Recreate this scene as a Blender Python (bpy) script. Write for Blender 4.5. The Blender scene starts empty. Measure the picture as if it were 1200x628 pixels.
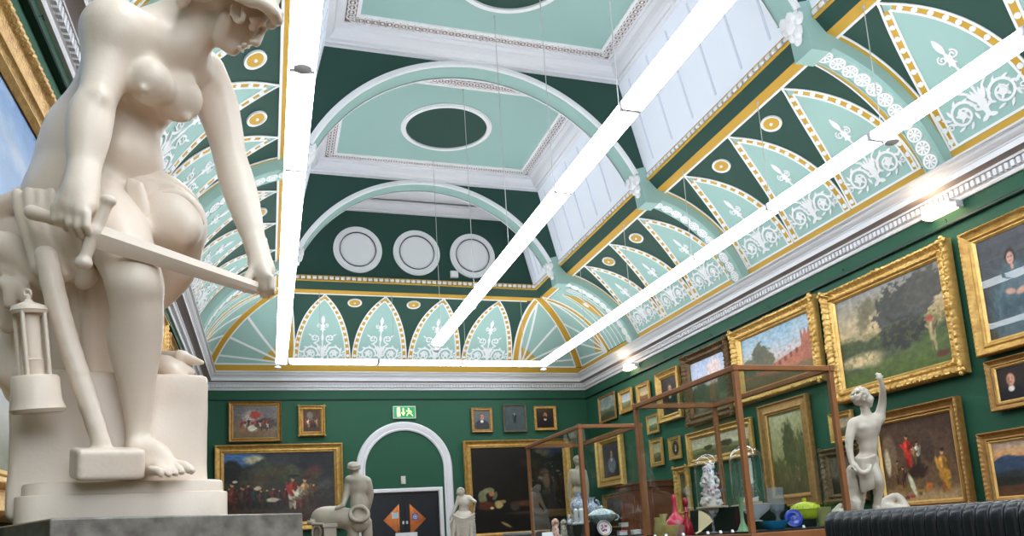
import bpy, bmesh, math, random
import numpy as np
from math import sin, cos, tan, pi, sqrt, radians, asin, acos, atan2
from mathutils import Vector, Matrix

SC = bpy.context.scene
COL = SC.collection
random.seed(7)
RNG = np.random.default_rng(7)

# ------------------------------------------------------------------ camera
FPX, CYP = 899.63, 481.63
YAW, PITCH, ROLL = .313415, .159925, -.0609141
EYE = np.array([0, 0, 1.05])
_F = np.array([sin(YAW)*cos(PITCH), cos(YAW)*cos(PITCH), sin(PITCH)])
_r0 = np.array([cos(YAW), -sin(YAW), 0.])
_u0 = np.cross(_r0, _F)
CR = _r0*cos(ROLL)+_u0*sin(ROLL)
CU = -_r0*sin(ROLL)+_u0*cos(ROLL)
CW = _F
def at(px, py, w):
    """world point seen at pixel (px, py) of the 1200x628 photograph, w metres along the view axis"""
    return EYE+w*(CR*(px-600)/FPX-CU*(py-CYP)/FPX+CW)
def at_plane(px, py, ax, val):
    d = CR*(px-600)/FPX-CU*(py-CYP)/FPX+CW
    return EYE+d*((val-EYE[ax])/d[ax])

cam = bpy.data.cameras.new('camera'); camo = bpy.data.objects.new('camera', cam); COL.objects.link(camo)
camo.matrix_world = Matrix(((CR[0], CU[0], -CW[0], EYE[0]), (CR[1], CU[1], -CW[1], EYE[1]), (CR[2], CU[2], -CW[2], EYE[2]), (0, 0, 0, 1)))
cam.sensor_fit = 'HORIZONTAL'; cam.sensor_width = 36.0
cam.lens = 36.0*FPX/1200
cam.shift_y = (CYP-314)/1200
cam.clip_start = .05; cam.clip_end = 100
SC.camera = camo

# ------------------------------------------------------------------ materials
def lin(c):
    c = [x/255. for x in c]
    return tuple(x/12.92 if x <= .04045 else ((x+.055)/1.055)**2.4 for x in c)
MATS = {}
def mat(name, rgb, rough=.6, metal=0., spec=.5, noise=0., nscale=8., rgb2=None, bump=0., bscale=40., sss=0., coat=0., attr=None, emit=0., trans=0., ior=1.45, alpha=1.):
    if name in MATS: return MATS[name]
    m = bpy.data.materials.new(name); m.use_nodes = True; nt = m.node_tree
    b = nt.nodes['Principled BSDF']
    b.inputs['Base Color'].default_value = (*lin(rgb), 1)
    b.inputs['Roughness'].default_value = rough
    b.inputs['Metallic'].default_value = metal
    b.inputs['Specular IOR Level'].default_value = spec
    b.inputs['IOR'].default_value = ior
    b.inputs['Transmission Weight'].default_value = trans
    if coat: b.inputs['Coat Weight'].default_value = coat; b.inputs['Coat Roughness'].default_value = .12
    if sss:
        b.inputs['Subsurface Weight'].default_value = sss
        b.inputs['Subsurface Radius'].default_value = (.02, .015, .01)
    if emit:
        b.inputs['Emission Color'].default_value = (*lin(rgb), 1); b.inputs['Emission Strength'].default_value = emit
    tc = None
    if rgb2 is not None or bump:
        tc = nt.nodes.new('ShaderNodeTexCoord')
    if rgb2 is not None:
        n = nt.nodes.new('ShaderNodeTexNoise'); n.inputs['Scale'].default_value = nscale; n.inputs['Detail'].default_value = 6
        nt.links.new(tc.outputs['Object'], n.inputs['Vector'])
        r = nt.nodes.new('ShaderNodeValToRGB')
        r.color_ramp.elements[0].position = .5-noise/2; r.color_ramp.elements[1].position = .5+noise/2
        r.color_ramp.elements[0].color = (*lin(rgb), 1); r.color_ramp.elements[1].color = (*lin(rgb2), 1)
        nt.links.new(n.outputs['Fac'], r.inputs['Fac']); nt.links.new(r.outputs['Color'], b.inputs['Base Color'])
    if attr:
        a = nt.nodes.new('ShaderNodeVertexColor'); a.layer_name = attr
        nt.links.new(a.outputs['Color'], b.inputs['Base Color'])
    if bump:
        n2 = nt.nodes.new('ShaderNodeTexNoise'); n2.inputs['Scale'].default_value = bscale; n2.inputs['Detail'].default_value = 4
        nt.links.new(tc.outputs['Object'], n2.inputs['Vector'])
        bp = nt.nodes.new('ShaderNodeBump'); bp.inputs['Strength'].default_value = bump; bp.inputs['Distance'].default_value = .01
        nt.links.new(n2.outputs['Fac'], bp.inputs['Height']); nt.links.new(bp.outputs['Normal'], b.inputs['Normal'])
    MATS[name] = m
    return m
def glass_mat(name, tint=(255, 255, 255), gloss=1., rough=.0):
    """thin pane: clear with a Fresnel reflection"""
    m = bpy.data.materials.new(name); m.use_nodes = True; nt = m.node_tree; nt.nodes.clear()
    o = nt.nodes.new('ShaderNodeOutputMaterial'); mx = nt.nodes.new('ShaderNodeMixShader')
    t = nt.nodes.new('ShaderNodeBsdfTransparent'); t.inputs['Color'].default_value = (*lin(tint), 1)
    g = nt.nodes.new('ShaderNodeBsdfGlossy'); g.inputs['Roughness'].default_value = rough
    f = nt.nodes.new('ShaderNodeLayerWeight'); f.inputs['Blend'].default_value = .5          # symmetric on both sides of the sheet
    pw = nt.nodes.new('ShaderNodeMath'); pw.operation = 'POWER'; pw.inputs[1].default_value = 4.5
    ml = nt.nodes.new('ShaderNodeMath'); ml.operation = 'MULTIPLY_ADD'; ml.inputs[1].default_value = .8*gloss; ml.inputs[2].default_value = .035*gloss
    nt.links.new(f.outputs['Facing'], pw.inputs[0]); nt.links.new(pw.outputs[0], ml.inputs[0]); nt.links.new(ml.outputs[0], mx.inputs[0])
    nt.links.new(t.outputs[0], mx.inputs[1]); nt.links.new(g.outputs[0], mx.inputs[2]); nt.links.new(mx.outputs[0], o.inputs[0])
    MATS[name] = m
    return m

# ------------------------------------------------------------------ object helpers
def tag(o, label=None, cat=None, group=None, kind=None):
    if label: o['label'] = label
    if cat: o['category'] = cat
    if group: o['group'] = group
    if kind: o['kind'] = kind
    return o
def empty(name, loc, label=None, cat=None, group=None, kind=None, rz=0., rx=0.):
    o = bpy.data.objects.new(name, None); COL.objects.link(o); o.location = loc; o.rotation_euler = (rx, 0, rz)
    o.empty_display_size = .1
    return tag(o, label, cat, group, kind)
def link_mesh(name, me, parent=None, local=False):
    o = bpy.data.objects.new(name, me); COL.objects.link(o)
    if parent is not None:
        o.parent = parent
        if not local:
            bpy_off = world_loc(parent)
            o.location = tuple(-x for x in bpy_off)
    return o
def world_loc(o):
    v = Vector((0, 0, 0))
    while o is not None:
        v += Vector(o.location); o = o.parent
    return v
def copy_tree(o, parent=None):
    c = o.copy(); COL.objects.link(c)
    if parent is not None: c.parent = parent
    for ch in list(o.children): copy_tree(ch, c)
    return c

class MB:
    def __init__(s): s.v = []; s.f = []; s.m = []; s.n = 0
    def add(s, vs, fs, mi=0):
        k = s.n
        vs = [tuple(map(float, p)) for p in vs]
        s.v += vs; s.n += len(vs)
        for f in fs: s.f.append(tuple(i+k for i in f)); s.m.append(mi)
        return s
    def box(s, a, b, mi=0):
        x0, y0, z0 = a; x1, y1, z1 = b
        return s.add([(x0, y0, z0), (x1, y0, z0), (x1, y1, z0), (x0, y1, z0), (x0, y0, z1), (x1, y0, z1), (x1, y1, z1), (x0, y1, z1)],
                     [(0, 3, 2, 1), (4, 5, 6, 7), (0, 1, 5, 4), (1, 2, 6, 5), (2, 3, 7, 6), (3, 0, 4, 7)], mi)
    def quad(s, a, b, c, d, mi=0): return s.add([a, b, c, d], [(0, 1, 2, 3)], mi)
    def grid(s, P, mi=0, close_u=False, close_v=False):
        """P[i][j] points"""
        n, m_ = len(P), len(P[0]); vs = [p for row in P for p in row]; fs = []
        for i in range(n if close_u else n-1):
            for j in range(m_ if close_v else m_-1):
                i2, j2 = (i+1) % n, (j+1) % m_
                fs.append((i*m_+j, i2*m_+j, i2*m_+j2, i*m_+j2))
        return s.add(vs, fs, mi)
    def tube(s, pts, r, seg=8, mi=0, caps=True, closed=False):
        pts = [Vector(p) for p in pts]; n = len(pts)
        rs = list(r) if hasattr(r, '__len__') else [r]*n
        rows = []; up = None
        for i, p in enumerate(pts):
            a = pts[(i-1) % n] if (i > 0 or closed) else p; b = pts[(i+1) % n] if (i < n-1 or closed) else p
            t = (b-a).normalized() if (b-a).length > 1e-9 else Vector((0, 0, 1))
            if up is None:
                up = Vector((0, 0, 1)) if abs(t.z) < .9 else Vector((1, 0, 0))
            x = t.cross(up)
            if x.length < 1e-6: x = t.cross(Vector((1, 0, 0)))
            x.normalize(); y = x.cross(t).normalized(); up = y
            rows.append([p+x*cos(2*pi*k/seg)*rs[i]+y*sin(2*pi*k/seg)*rs[i] for k in range(seg)])
        s.grid(rows, mi, close_u=closed, close_v=True)
        if caps and not closed:
            k = s.n
            s.v += [tuple(q) for q in rows[0]]+[tuple(q) for q in rows[-1]]; s.n += 2*seg
            s.f.append(tuple(range(k, k+seg))); s.m.append(mi)
            s.f.append(tuple(range(k+2*seg-1, k+seg-1, -1))); s.m.append(mi)
        return s
    def lathe(s, c, prof, seg=20, mi=0, M=None):
        """prof: (radius, height) pairs about +z through c"""
        rows = []
        for r, h in prof:
            row = []
            for k in range(seg):
                v = Vector((r*cos(2*pi*k/seg), r*sin(2*pi*k/seg), h))
                if M is not None: v = M @ v
                row.append(tuple(Vector(c)+v))
            rows.append(row)
        return s.grid(rows, mi, close_v=True)
    def ball(s, c, r, seg=10, mi=0, M=None):
        rx, ry, rz = r if hasattr(r, '__len__') else (r, r, r)
        rows = []
        for i in range(seg//2+1):
            a = -pi/2+pi*i/(seg//2)
            row = []
            for k in range(seg):
                v = Vector((rx*cos(a)*cos(2*pi*k/seg), ry*cos(a)*sin(2*pi*k/seg), rz*sin(a)))
                if M is not None: v = M @ v
                row.append(tuple(Vector(c)+v))
            rows.append(row)
        return s.grid(rows, mi, close_v=True)
    def build(s, name, mats, parent=None, smooth=False, local=False, kind=None, weld=False, bevel=0., auto=None):
        me = bpy.data.meshes.new(name)
        me.from_pydata(s.v, [], s.f)
        mats = mats if isinstance(mats, (list, tuple)) else [mats]
        for m in mats: me.materials.append(m)
        if len(mats) > 1: me.polygons.foreach_set('material_index', s.m)
        if weld:
            bm = bmesh.new(); bm.from_mesh(me); bmesh.ops.remove_doubles(bm, verts=bm.verts, dist=1e-5)
            bmesh.ops.recalc_face_normals(bm, faces=bm.faces); bm.to_mesh(me); bm.free()
        if smooth:
            me.polygons.foreach_set('use_smooth', [True]*len(me.polygons))
            if auto:
                try: me.set_sharp_from_angle(angle=radians(auto))
                except Exception: pass
        me.update()
        o = link_mesh(name, me, parent, local)
        if bevel:
            bv = o.modifiers.new('bevel', 'BEVEL'); bv.width = bevel; bv.segments = 2; bv.limit_method = 'ANGLE'
        if kind: o['kind'] = kind
        return o
def sweep_rect(mb, T, w, h, prof, mi=0, nseg=1, disp=None, mis=None):
    """moulding around a w x h rectangle centred on the origin of the plane; prof = (inset from the outer edge, height) pairs;
    T(x, y, hgt) -> world point"""
    sides = [((-1, -1), (1, -1)), ((1, -1), (1, 1)), ((1, 1), (-1, 1)), ((-1, 1), (-1, -1))]
    for si, (a, b) in enumerate(sides):
        L = w if si % 2 == 0 else h
        rows = []
        for k in range(nseg+1):
            t = k/nseg; row = []
            for (d, hh) in prof:
                x0, y0 = a[0]*(w/2-d), a[1]*(h/2-d); x1, y1 = b[0]*(w/2-d), b[1]*(h/2-d)
                e = 0.
                if disp: e = disp(si, t*L, L, d, hh)
                row.append(T(x0+(x1-x0)*t, y0+(y1-y0)*t, hh+e))
            rows.append(row)
        if mis is None: mb.grid(rows, mi)
        else:
            for j in range(len(prof)-1):
                mb.grid([[r[j], r[j+1]] for r in rows], mis[j])
# ================================================================== the room
XL, XR, D, YB = -1.202, 6.767, 15.5, -3.2
XM = (XL+XR)/2
M_wall = mat('wall_green', (33, 80, 60), .62, spec=.35, noise=.5, nscale=60, rgb2=(37, 87, 66), bump=.08, bscale=220)
M_dgreen = mat('deep_green_paint', (42, 74, 65), .6, spec=.3)
M_lgreen = mat('pale_green_paint', (156, 190, 184), .6, spec=.3)
M_ochre = mat('ochre_paint', (198, 156, 58), .55, spec=.35)
M_white = mat('white_plaster', (226, 227, 232), .6, spec=.3)
M_relief = mat('white_relief', (238, 239, 241), .6, spec=.3)
M_lant = mat('glowing_blind', (214, 220, 232), .6, spec=.3, emit=.35)  # glow added to the material so the sides look like backlit blinds
M_batten = mat('lantern_grey', (206, 212, 222), .6, spec=.3, emit=.2)  # weaker added glow, to go with the sides
M_pink = mat('guilloche_ground', (150, 118, 110), .7)
M_soffit = mat('cornice_soffit', (176, 166, 164), .7)  # own tint plus the shade under the corona, put into the colour

ZT = 8.2
def wall(name, a, b, c, d): return MB().quad(a, b, c, d).build(name, M_wall, kind='structure')
wall('wall_right', (XR, YB, 0), (XR, D, 0), (XR, D, 4.6), (XR, YB, 4.6))
wall('wall_left', (XL, D, 0), (XL, YB, 0), (XL, YB, 4.6), (XL, D, 4.6))
# far wall with the arched door recess cut out below
DX0, DX1, DTOP = 1.93, 3.335, 2.03
AX, AZ, ARO, ARI = 2.665, 2.49, .985, .80   # arch centre, springing, outer / inner radius
M_floor = mat('floor_boards', (120, 84, 52), .35, noise=.4, nscale=3, rgb2=(96, 64, 38))
fl = MB().quad((XL, YB, 0), (XR, YB, 0), (XR, D, 0), (XL, D, 0)).build('floor', M_floor, kind='structure')
fw = MB()
fw.quad((XL, D, 0), (DX0, D, 0), (DX0, D, 4.6), (XL, D, 4.6))
fw.quad((DX1, D, 0), (XR, D, 0), (XR, D, 4.6), (DX1, D, 4.6))
fw.quad((DX0, D, DTOP), (DX1, D, DTOP), (DX1, D, 4.6), (DX0, D, 4.6))
for x0, x1 in ((DX0, DX0), (DX1, DX1)): fw.quad((x0, D, 0), (x0, D+.14, 0), (x0, D+.14, DTOP), (x0, D, DTOP))
fw.quad((DX0, D, DTOP), (DX1, D, DTOP), (DX1, D+.14, DTOP), (DX0, D+.14, DTOP))
fw.build('wall_far', M_wall, kind='structure')
MB().quad((XR, YB, 0), (XL, YB, 0), (XL, YB, 8), (XR, YB, 8)).build('wall_back', mat('back_wall', (70, 110, 95), .7), kind='structure')

# ---------------------------------------------------------------- cove
CXI, CZ, CRD = 1.957, 3.794, 2.0
TH0, THB, THW, THT = radians(20.67), radians(24.7), radians(72.5), radians(76.5)
def inset(th, h=0): return CXI-(CRD-h)*cos(th)
def zcove(th, h=0): return CZ+(CRD-h)*sin(th)
def cove(side):
    """(u, s, h) -> point: u runs along the wall, s up the curve from the cornice, h out of the surface"""
    def f(u, s, h=0.):
        th = TH0+s/CRD; i = inset(th, h); z = zcove(th, h)
        if side == 'R': return (XR-i, u, z)
        if side == 'L': return (XL+i, u, z)
        return (u, D-i, z)
    return f
S_B = (THB-TH0)*CRD; S_W = (THW-TH0)*CRD; S_T = (THT-TH0)*CRD; S_H = S_W-S_B
def mitre(s, e=0.): return inset(TH0+s/CRD)+e
ceiling = empty('ceiling', (XM, 8, 5.5), kind='structure')
NT = 20
for side in 'RLF':
    mb = MB(); f = cove(side); rows = []
    for k in range(NT+1):
        s = S_T*k/NT; i = mitre(s)
        if side == 'F': rows.append([f(XL+i+(XR-XL-2*i)*j/12, s) for j in range(13)])
        else: rows.append([f(YB+(D-i-YB)*j/12, s) for j in range(13)])
    mb.grid(rows)
    if side == 'F': mb.quad(f(XL+.1, 0), f(XR-.1, 0), (XR, D, 4.45), (XL, D, 4.45))
    else: mb.quad(f(YB, 0), f(D-.1, 0), (XR if side == 'R' else XL, D, 4.45), (XR if side == 'R' else XL, YB, 4.45))
    mb.build('cove', M_dgreen, ceiling, smooth=True)

def resample(pts, step):
    out = [pts[0]]
    for a, b in zip(pts, pts[1:]):
        L = math.dist(a, b); n = max(1, int(math.ceil(L/step)))
        for k in range(1, n+1): out.append((a[0]+(b[0]-a[0])*k/n, a[1]+(b[1]-a[1])*k/n))
    return out
def ribbon(mb, f, pts, wd, h0, h1, mi=0, step=.12, closed=False):
    """raised band of width wd (number or list) along pts in the (u, s) plane of f"""
    if not hasattr(wd, '__len__'): pts = resample(pts, step)
    n = len(pts); ws = wd if hasattr(wd, '__len__') else [wd]*n
    A, B = [], []
    for i, p in enumerate(pts):
        a = pts[(i-1) % n] if (i > 0 or closed) else p; b = pts[(i+1) % n] if (i < n-1 or closed) else p
        dx, dy = b[0]-a[0], b[1]-a[1]; L = math.hypot(dx, dy) or 1
        nx, ny = -dy/L, dx/L; w = ws[i]/2
        A.append((p[0]+nx*w, p[1]+ny*w)); B.append((p[0]-nx*w, p[1]-ny*w))
    rows = [[f(*A[i], h0), f(*A[i], h1), f(*B[i], h1), f(*B[i], h0)] for i in range(n)]
    mb.grid(rows, mi, close_u=closed)
def disc(mb, f, c, ru, rs, h0, h1, mi=0, seg=20, hole=0.):
    ring = [(c[0]+ru*cos(2*pi*k/seg), c[1]+rs*sin(2*pi*k/seg)) for k in range(seg)]
    rows = []
    if hole: rows.append([f(c[0]+(p[0]-c[0])*hole, c[1]+(p[1]-c[1])*hole, h0) for p in ring]); rows.append([f(c[0]+(p[0]-c[0])*hole, c[1]+(p[1]-c[1])*hole, h1) for p in ring])
    else: rows.append([f(c[0], c[1], h1)]*seg)
    rows.append([f(*p, h1) for p in ring]); rows.append([f(*p, h0) for p in ring])
    mb.grid(rows, mi, close_v=True)
def fill(mb, f, fl_, fr_, s0, s1, h, mi=0, n=16, m=6):
    rows = []
    for k in range(n+1):
        s = s0+(s1-s0)*k/n; a, b = fl_(s), fr_(s)
        rows.append([f(a+(b-a)*j/m, s, h) for j in range(m+1)])
    mb.grid(rows, mi)

def lancet(hw, H, n=18):
    R = (H*H+hw*hw)/(2*hw)
    return lambda s: max(0., hw-R+sqrt(max(0, R*R-s*s)))
def spiral(c, r0, r1, a0, turns, n=22):
    return [(c[0]+(r0+(r1-r0)*t)*cos(a0+turns*2*pi*t), c[1]+(r0+(r1-r0)*t)*sin(a0+turns*2*pi*t)) for t in [k/n for k in range(n+1)]]
def scroll_ornament(mb, f, c, s0, sc=1.):
    """candelabrum of scrolling acanthus"""
    g = lambda u, s, h: f(c+u*sc, s0+s*sc, h)
    H0, H1 = .004, .02
    rb = lambda pts, wd: ribbon(mb, g, pts, wd, H0, H1)
    def leaf(p0, p1, w):
        n = 6; pts = [(p0[0]+(p1[0]-p0[0])*k/n, p0[1]+(p1[1]-p0[1])*k/n) for k in range(n+1)]
        rb(pts, [max(.003, w*sin(pi*min(.96, .08+.88*k/n))) for k in range(n+1)])
    # vase-like stem
    rb([(0, 0), (0, .05), (0, .10), (0, .17), (0, .26)], [.10, .05, .075, .10, .05])
    for d in (-1, 1):
        leaf((0, .02), (d*.09, -.015), .05); leaf((0, .16), (d*.10, .30), .045); leaf((0, .17), (d*.05, .33), .04)
        # large lower volute
        cx, cy = d*.235, .15
        sp = spiral((cx, cy), .165, .03, (-pi/2 if d > 0 else -pi/2), .0, 2)
        pts = []
        for k in range(31):
            t = k/30; r = .155-.115*t; a = (pi*1.05-t*3.2*pi) if d > 0 else (-pi*.05+t*3.2*pi)
            pts.append((cx+r*cos(a), cy+r*sin(a)))
        rb([(d*.02, .10)]+pts, [.03]+[.034-.016*k/30 for k in range(31)])
        disc(mb, g, (cx, cy), .045, .045, H0, H1+.004, seg=10)
        for a in range(8):  # leaf tips around the volute
            an = a*2*pi/8+.3; leaf((cx+.125*cos(an), cy+.125*sin(an)), (cx+.185*cos(an+.45), cy+.185*sin(an+.45)), .03)
        for a in range(5):
            an = a*2*pi/5; leaf((cx+.03*cos(an), cy+.03*sin(an)), (cx+.085*cos(an+.3), cy+.085*sin(an+.3)), .03)
        # tendril and upper curl
        rb(spiral((d*.42, .10), .045, .012, 0, d*1.3, 14), [.014]*15)
        leaf((d*.38, .16), (d*.47, .22), .03)
        ux, uy = d*.15, .47
        pts = []
        for k in range(23):
            t = k/22; r = .095-.07*t; a = (-pi*.55+t*2.4*pi) if d < 0 else (pi*1.55-t*2.4*pi)
            pts.append((ux+r*cos(a), uy+r*sin(a)))
        rb([(d*.03, .24), (d*.10, .33)]+pts, [.02, .024]+[.026-.01*k/22 for k in range(23)])
        for a in range(4):
            an = a*2*pi/4+.5; leaf((ux+.02*cos(an), uy+.02*sin(an)), (ux+.06*cos(an+.3), uy+.06*sin(an+.3)), .024)
        leaf((d*.20, .52), (d*.27, .57), .026)
    rb([(0, .26), (0, .36), (0, .46), (0, .56), (0, .64)], [.02, .024, .016, .02, .016])
    leaf((0, .40), (0, .58), .05); leaf((0, .62), (0, .82), .065); leaf((0, .80), (0, 1.0), .07)
    for d in (-1, 1):
        rb(spiral((d*.06, .76), .052, .01, pi/2, -d*1.4, 16), [.017]*17)
        leaf((0, .70), (d*.05, .66), .03)

def arch_panel(f, c, pitch):
    hw = pitch/2-.005; H = S_H
    L = lancet(hw, H)
    grp = MB()
    fill(grp, f, lambda s: c-L(s-S_B)+.03*(1 if s < S_W-.02 else 0), lambda s: c+L(s-S_B)-.03*(1 if s < S_W-.02 else 0), S_B+.005, S_W-.05, .005)
    p = grp.build('arch_panel', M_lgreen, ceiling, smooth=True)
    b = MB(); n = 26
    for d in (-1, 1):
        def side(off, cut):
            q = [(c+d*(L(H*k/n)-off), S_B+H*k/n) for k in range(n+1) if L(H*k/n)-off >= cut]
            return q
        o_, i_, mid = side(.010, .0), side(.098, .0), side(.054, .03)
        o_.append((c, S_B+H)); i_.append((c, i_[-1][1]+.05)); mid.append((c+d*.022, mid[-1][1]+.045))
        ribbon(b, f, mid, .072, .004, .008, 1)
        ribbon(b, f, o_, .022, .004, .016, 0)
        ribbon(b, f, i_, .022, .004, .016, 0)
        # white beads between the ochre dashes
        Lc = resample(mid, .02); acc = 0; last = Lc[0]; nx = .07
        for q, q2 in zip(Lc, Lc[1:]):
            acc += math.dist(q, q2)
            if acc > nx:
                disc(b, f, q, .030, .030, .006, .018, 0, seg=8); nx += .135
    ribbon(b, f, [(c-hw, S_B), (c+hw, S_B)], .026, .004, .016, 0)
    b.build('arch_border', [M_relief, M_ochre], p)
    s = MB(); scroll_ornament(s, f, c, S_B+.09, .92*pitch/1.05*1.0)
    s.build('scroll_ornament', M_relief, p)
def medallion(f, c, s):
    m = MB()
    disc(m, f, (c, s), .135, .115, .003, .014, 0, 24); disc(m, f, (c, s), .135, .115, .01, .024, 0, 24, hole=.86)
    disc(m, f, (c, s), .105, .085, .012, .018, 1, 24); disc(m, f, (c, s), .02, .018, .012, .032, 0, 10)
    m.build('medallion', [M_relief, M_ochre], ceiling)

RIB, RG = .24, .35                              # width of a rib; rib with its side border
RY = [12.54, 9.04, 5.54, 2.04]                 # near faces of the ribs
bays = [(RY[1]+RG, RY[0]), (RY[2]+RG, RY[1]), (RY[3]+RG, RY[2])]
for side in 'RL':
    f = cove(side)
    for (y0, y1) in bays:
        p = (y1-y0)/3
        for k in range(3): arch_panel(f, y0+p*(k+.5), p)
        for k in range(1, 3): medallion(f, y0+p*k, S_W-.25)
fF = cove('F')
for k in range(4): arch_panel(fF, 2.76+(k-1.5)*1.135, 1.135)
for k in range(1, 4): medallion(fF, 2.76+(k-2)*1.135, S_W-.22)

# bands along the cove and the corner fans
bd = MB()
for side in 'RL':
    f = cove(side)
    ribbon(bd, f, [(YB, S_B/2-.01), (D-mitre(S_B/2), S_B/2-.01)], S_B-.01, .002, .006, 1, step=1.)
    for (y0, y1) in bays:
        ribbon(bd, f, [(y0, S_W+.01), (y1, S_W+.01)], .028, .003, .014, 0, step=1)
        ribbon(bd, f, [(y0-.1, (S_W+S_T)/2+.01), (y1, (S_W+S_T)/2+.01)], S_T-S_W-.02, .002, .007, 1, step=1)
        ribbon(bd, f, [(y0-.035, S_B), (y0-.035, S_W)], .14, .003, .009, 1, step=.1); ribbon(bd, f, [(y1-.02, S_B), (y1-.02, S_W)], .04, .003, .009, 1, step=.1)
        for yy in (y0+.048, y1-.048): ribbon(bd, f, [(yy, S_B), (yy, S_W)], .018, .003, .014, 0, step=.1)
    y0, y1 = RY[0]+RG, D-mitre(S_T)
    ribbon(bd, f, [(y0, S_W+.01), (y1, S_W+.01)], .028, .003, .014, 0, step=1)
    ribbon(bd, f, [(y0, (S_W+S_T)/2+.01), (y1, (S_W+S_T)/2+.01)], S_T-S_W-.02, .002, .007, 1, step=1)
f = fF
ribbon(bd, f, [(XL+mitre(S_B/2), S_B/2-.01), (XR-mitre(S_B/2), S_B/2-.01)], S_B-.01, .002, .006, 1, step=1)
ribbon(bd, f, [(.49, S_W+.01), (5.04, S_W+.01)], .028, .003, .014, 0, step=1)
ribbon(bd, f, [(XL+mitre(S_T), (S_W+S_T)/2+.01), (XR-mitre(S_T), (S_W+S_T)/2+.01)], S_T-S_W-.02, .002, .007, 1, step=1)
bd.build('cove_band', [M_relief, M_ochre], ceiling)

def fan(f, edge, org, lim, name, back=None):
    """quarter fan between a curved ochre band and the ochre mitre; u = edge + sgn*..."""
    pass
def corner(f, umit, sg, strip):
    """umit(s): u of the mitre; sg: direction away from the mitre along the wall"""
    g = lambda a, s, h: f(umit(s)+sg*a, s, h)       # a = distance from the mitre
    # distance from mitre of the curved band: 0 at the top, wide at the bottom
    def A(s):
        t = max(0., min(1., (s-S_B)/(S_T-S_B)))
        ub = umit(S_T)+sg*.17                         # foot of the band
        ut = umit(S_T)+sg*.03
        u = ub+(ut-ub)*t**2.6
        return sg*(u-umit(s))
    m = MB()
    rows = []
    fill(m, g, lambda s: .05, lambda s: max(.06, A(s)-.03), S_B, S_T-.06, .004, 2)
    n = 14
    ss = [S_B+(S_T-.02-S_B)*k/n for k in range(n+1)]
    ribbon(m, g, [(.0, s) for s in ss], .22, .003, .010, 1, step=9)
    ribbon(m, g, [(.12, s) for s in ss], .03, .003, .018, 0, step=9)
    ribbon(m, g, [(A(s), s) for s in ss], .12, .004, .011, 1, step=9)
    ribbon(m, g, [(max(.12, A(s)-.07), s) for s in ss[:-1]], .03, .004, .018, 0, step=9)
    ribbon(m, g, [(A(s)+.07, s) for s in ss], .026, .004, .018, 0, step=9)
    ribbon(m, g, [(.12, S_B), (A(S_B)-.06, S_B)], .03, .004, .018, 0)
    o = (A(S_B)-.13, S_B+.03)
    # rays: from the origin at the foot of the band to the mitre / band
    for k in range(6):
        a = pi*(.035+.43*k/5)
        L = 0
        while L < 2.2:
            q = (o[0]-L*cos(a), o[1]+L*sin(a))
            if q[1] > S_T-.1 or q[0] < .12 or q[0] > A(q[1])-.07: break
            L += .02
        if L > .2: ribbon(m, g, [(o[0]-.05*cos(a), o[1]+.05*sin(a)), (o[0]-L*cos(a), o[1]+L*sin(a))], .032, .004, .016, 0, step=.1)
    for k in range(5):                                # ochre petals
        a = pi*(.035+.43*(k+.5)/5)
        pts = [(o[0]-r*cos(a), o[1]+r*sin(a)) for r in (.10, .20, .30, .40, .45)]
        ribbon(m, g, pts, [.02, .06, .09, .105, .05], .004, .010, 1)
    disc(m, g, (o[0]+.0, o[1]+.02), .06, .05, .004, .018, 0, 12)
    p = m.build('corner_fan', [M_relief, M_ochre, M_lgreen], ceiling)
    if strip:                                         # between the band and the rib
        q = MB(); y0 = RY[0]+RIB+.02
        e = lambda s: umit(s)+sg*(A(s)+.07)
        fill(q, f, lambda s: y0, lambda s: e(s), S_B, S_W-.02, .004, 2)
        for k in range(5):
            fr = (k+.5)/5
            pts = []
            for s in ss:
                t = (s-S_B)/(S_T-S_B); pts.append((y0+(e(s)-y0)*(.06+.88*(fr*(1-t)**.7+(.5*t if fr > .5 else .3*t))), s))
            ribbon(q, f, pts[:-2], .018, .004, .016, 0, step=9)
        ribbon(q, f, [(y0+.02, s) for s in ss], .022, .004, .016, 0, step=9)
        # ochre leaf with a white oval
        cs = [S_B+.55+.95*k/8 for k in range(9)]
        pts = [(y0+(e(s)-y0)*(.36+.16*(s-S_B)), s) for s in cs]
        ribbon(q, f, pts, [.01, .10, .18, .24, .25, .20, .13, .06, .01], .005, .014, 1)
        disc(q, f, pts[4], .05, .07, .008, .022, 0, 14)
        q.build('cove_leaf_panel', [M_relief, M_ochre, M_lgreen], ceiling)
corner(cove('R'), lambda s: D-mitre(s), -1, True)
corner(cove('L'), lambda s: D-mitre(s), -1, True)
corner(cove('F'), lambda s: XR-mitre(s), -1, False)
corner(cove('F'), lambda s: XL+mitre(s), 1, False)

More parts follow.
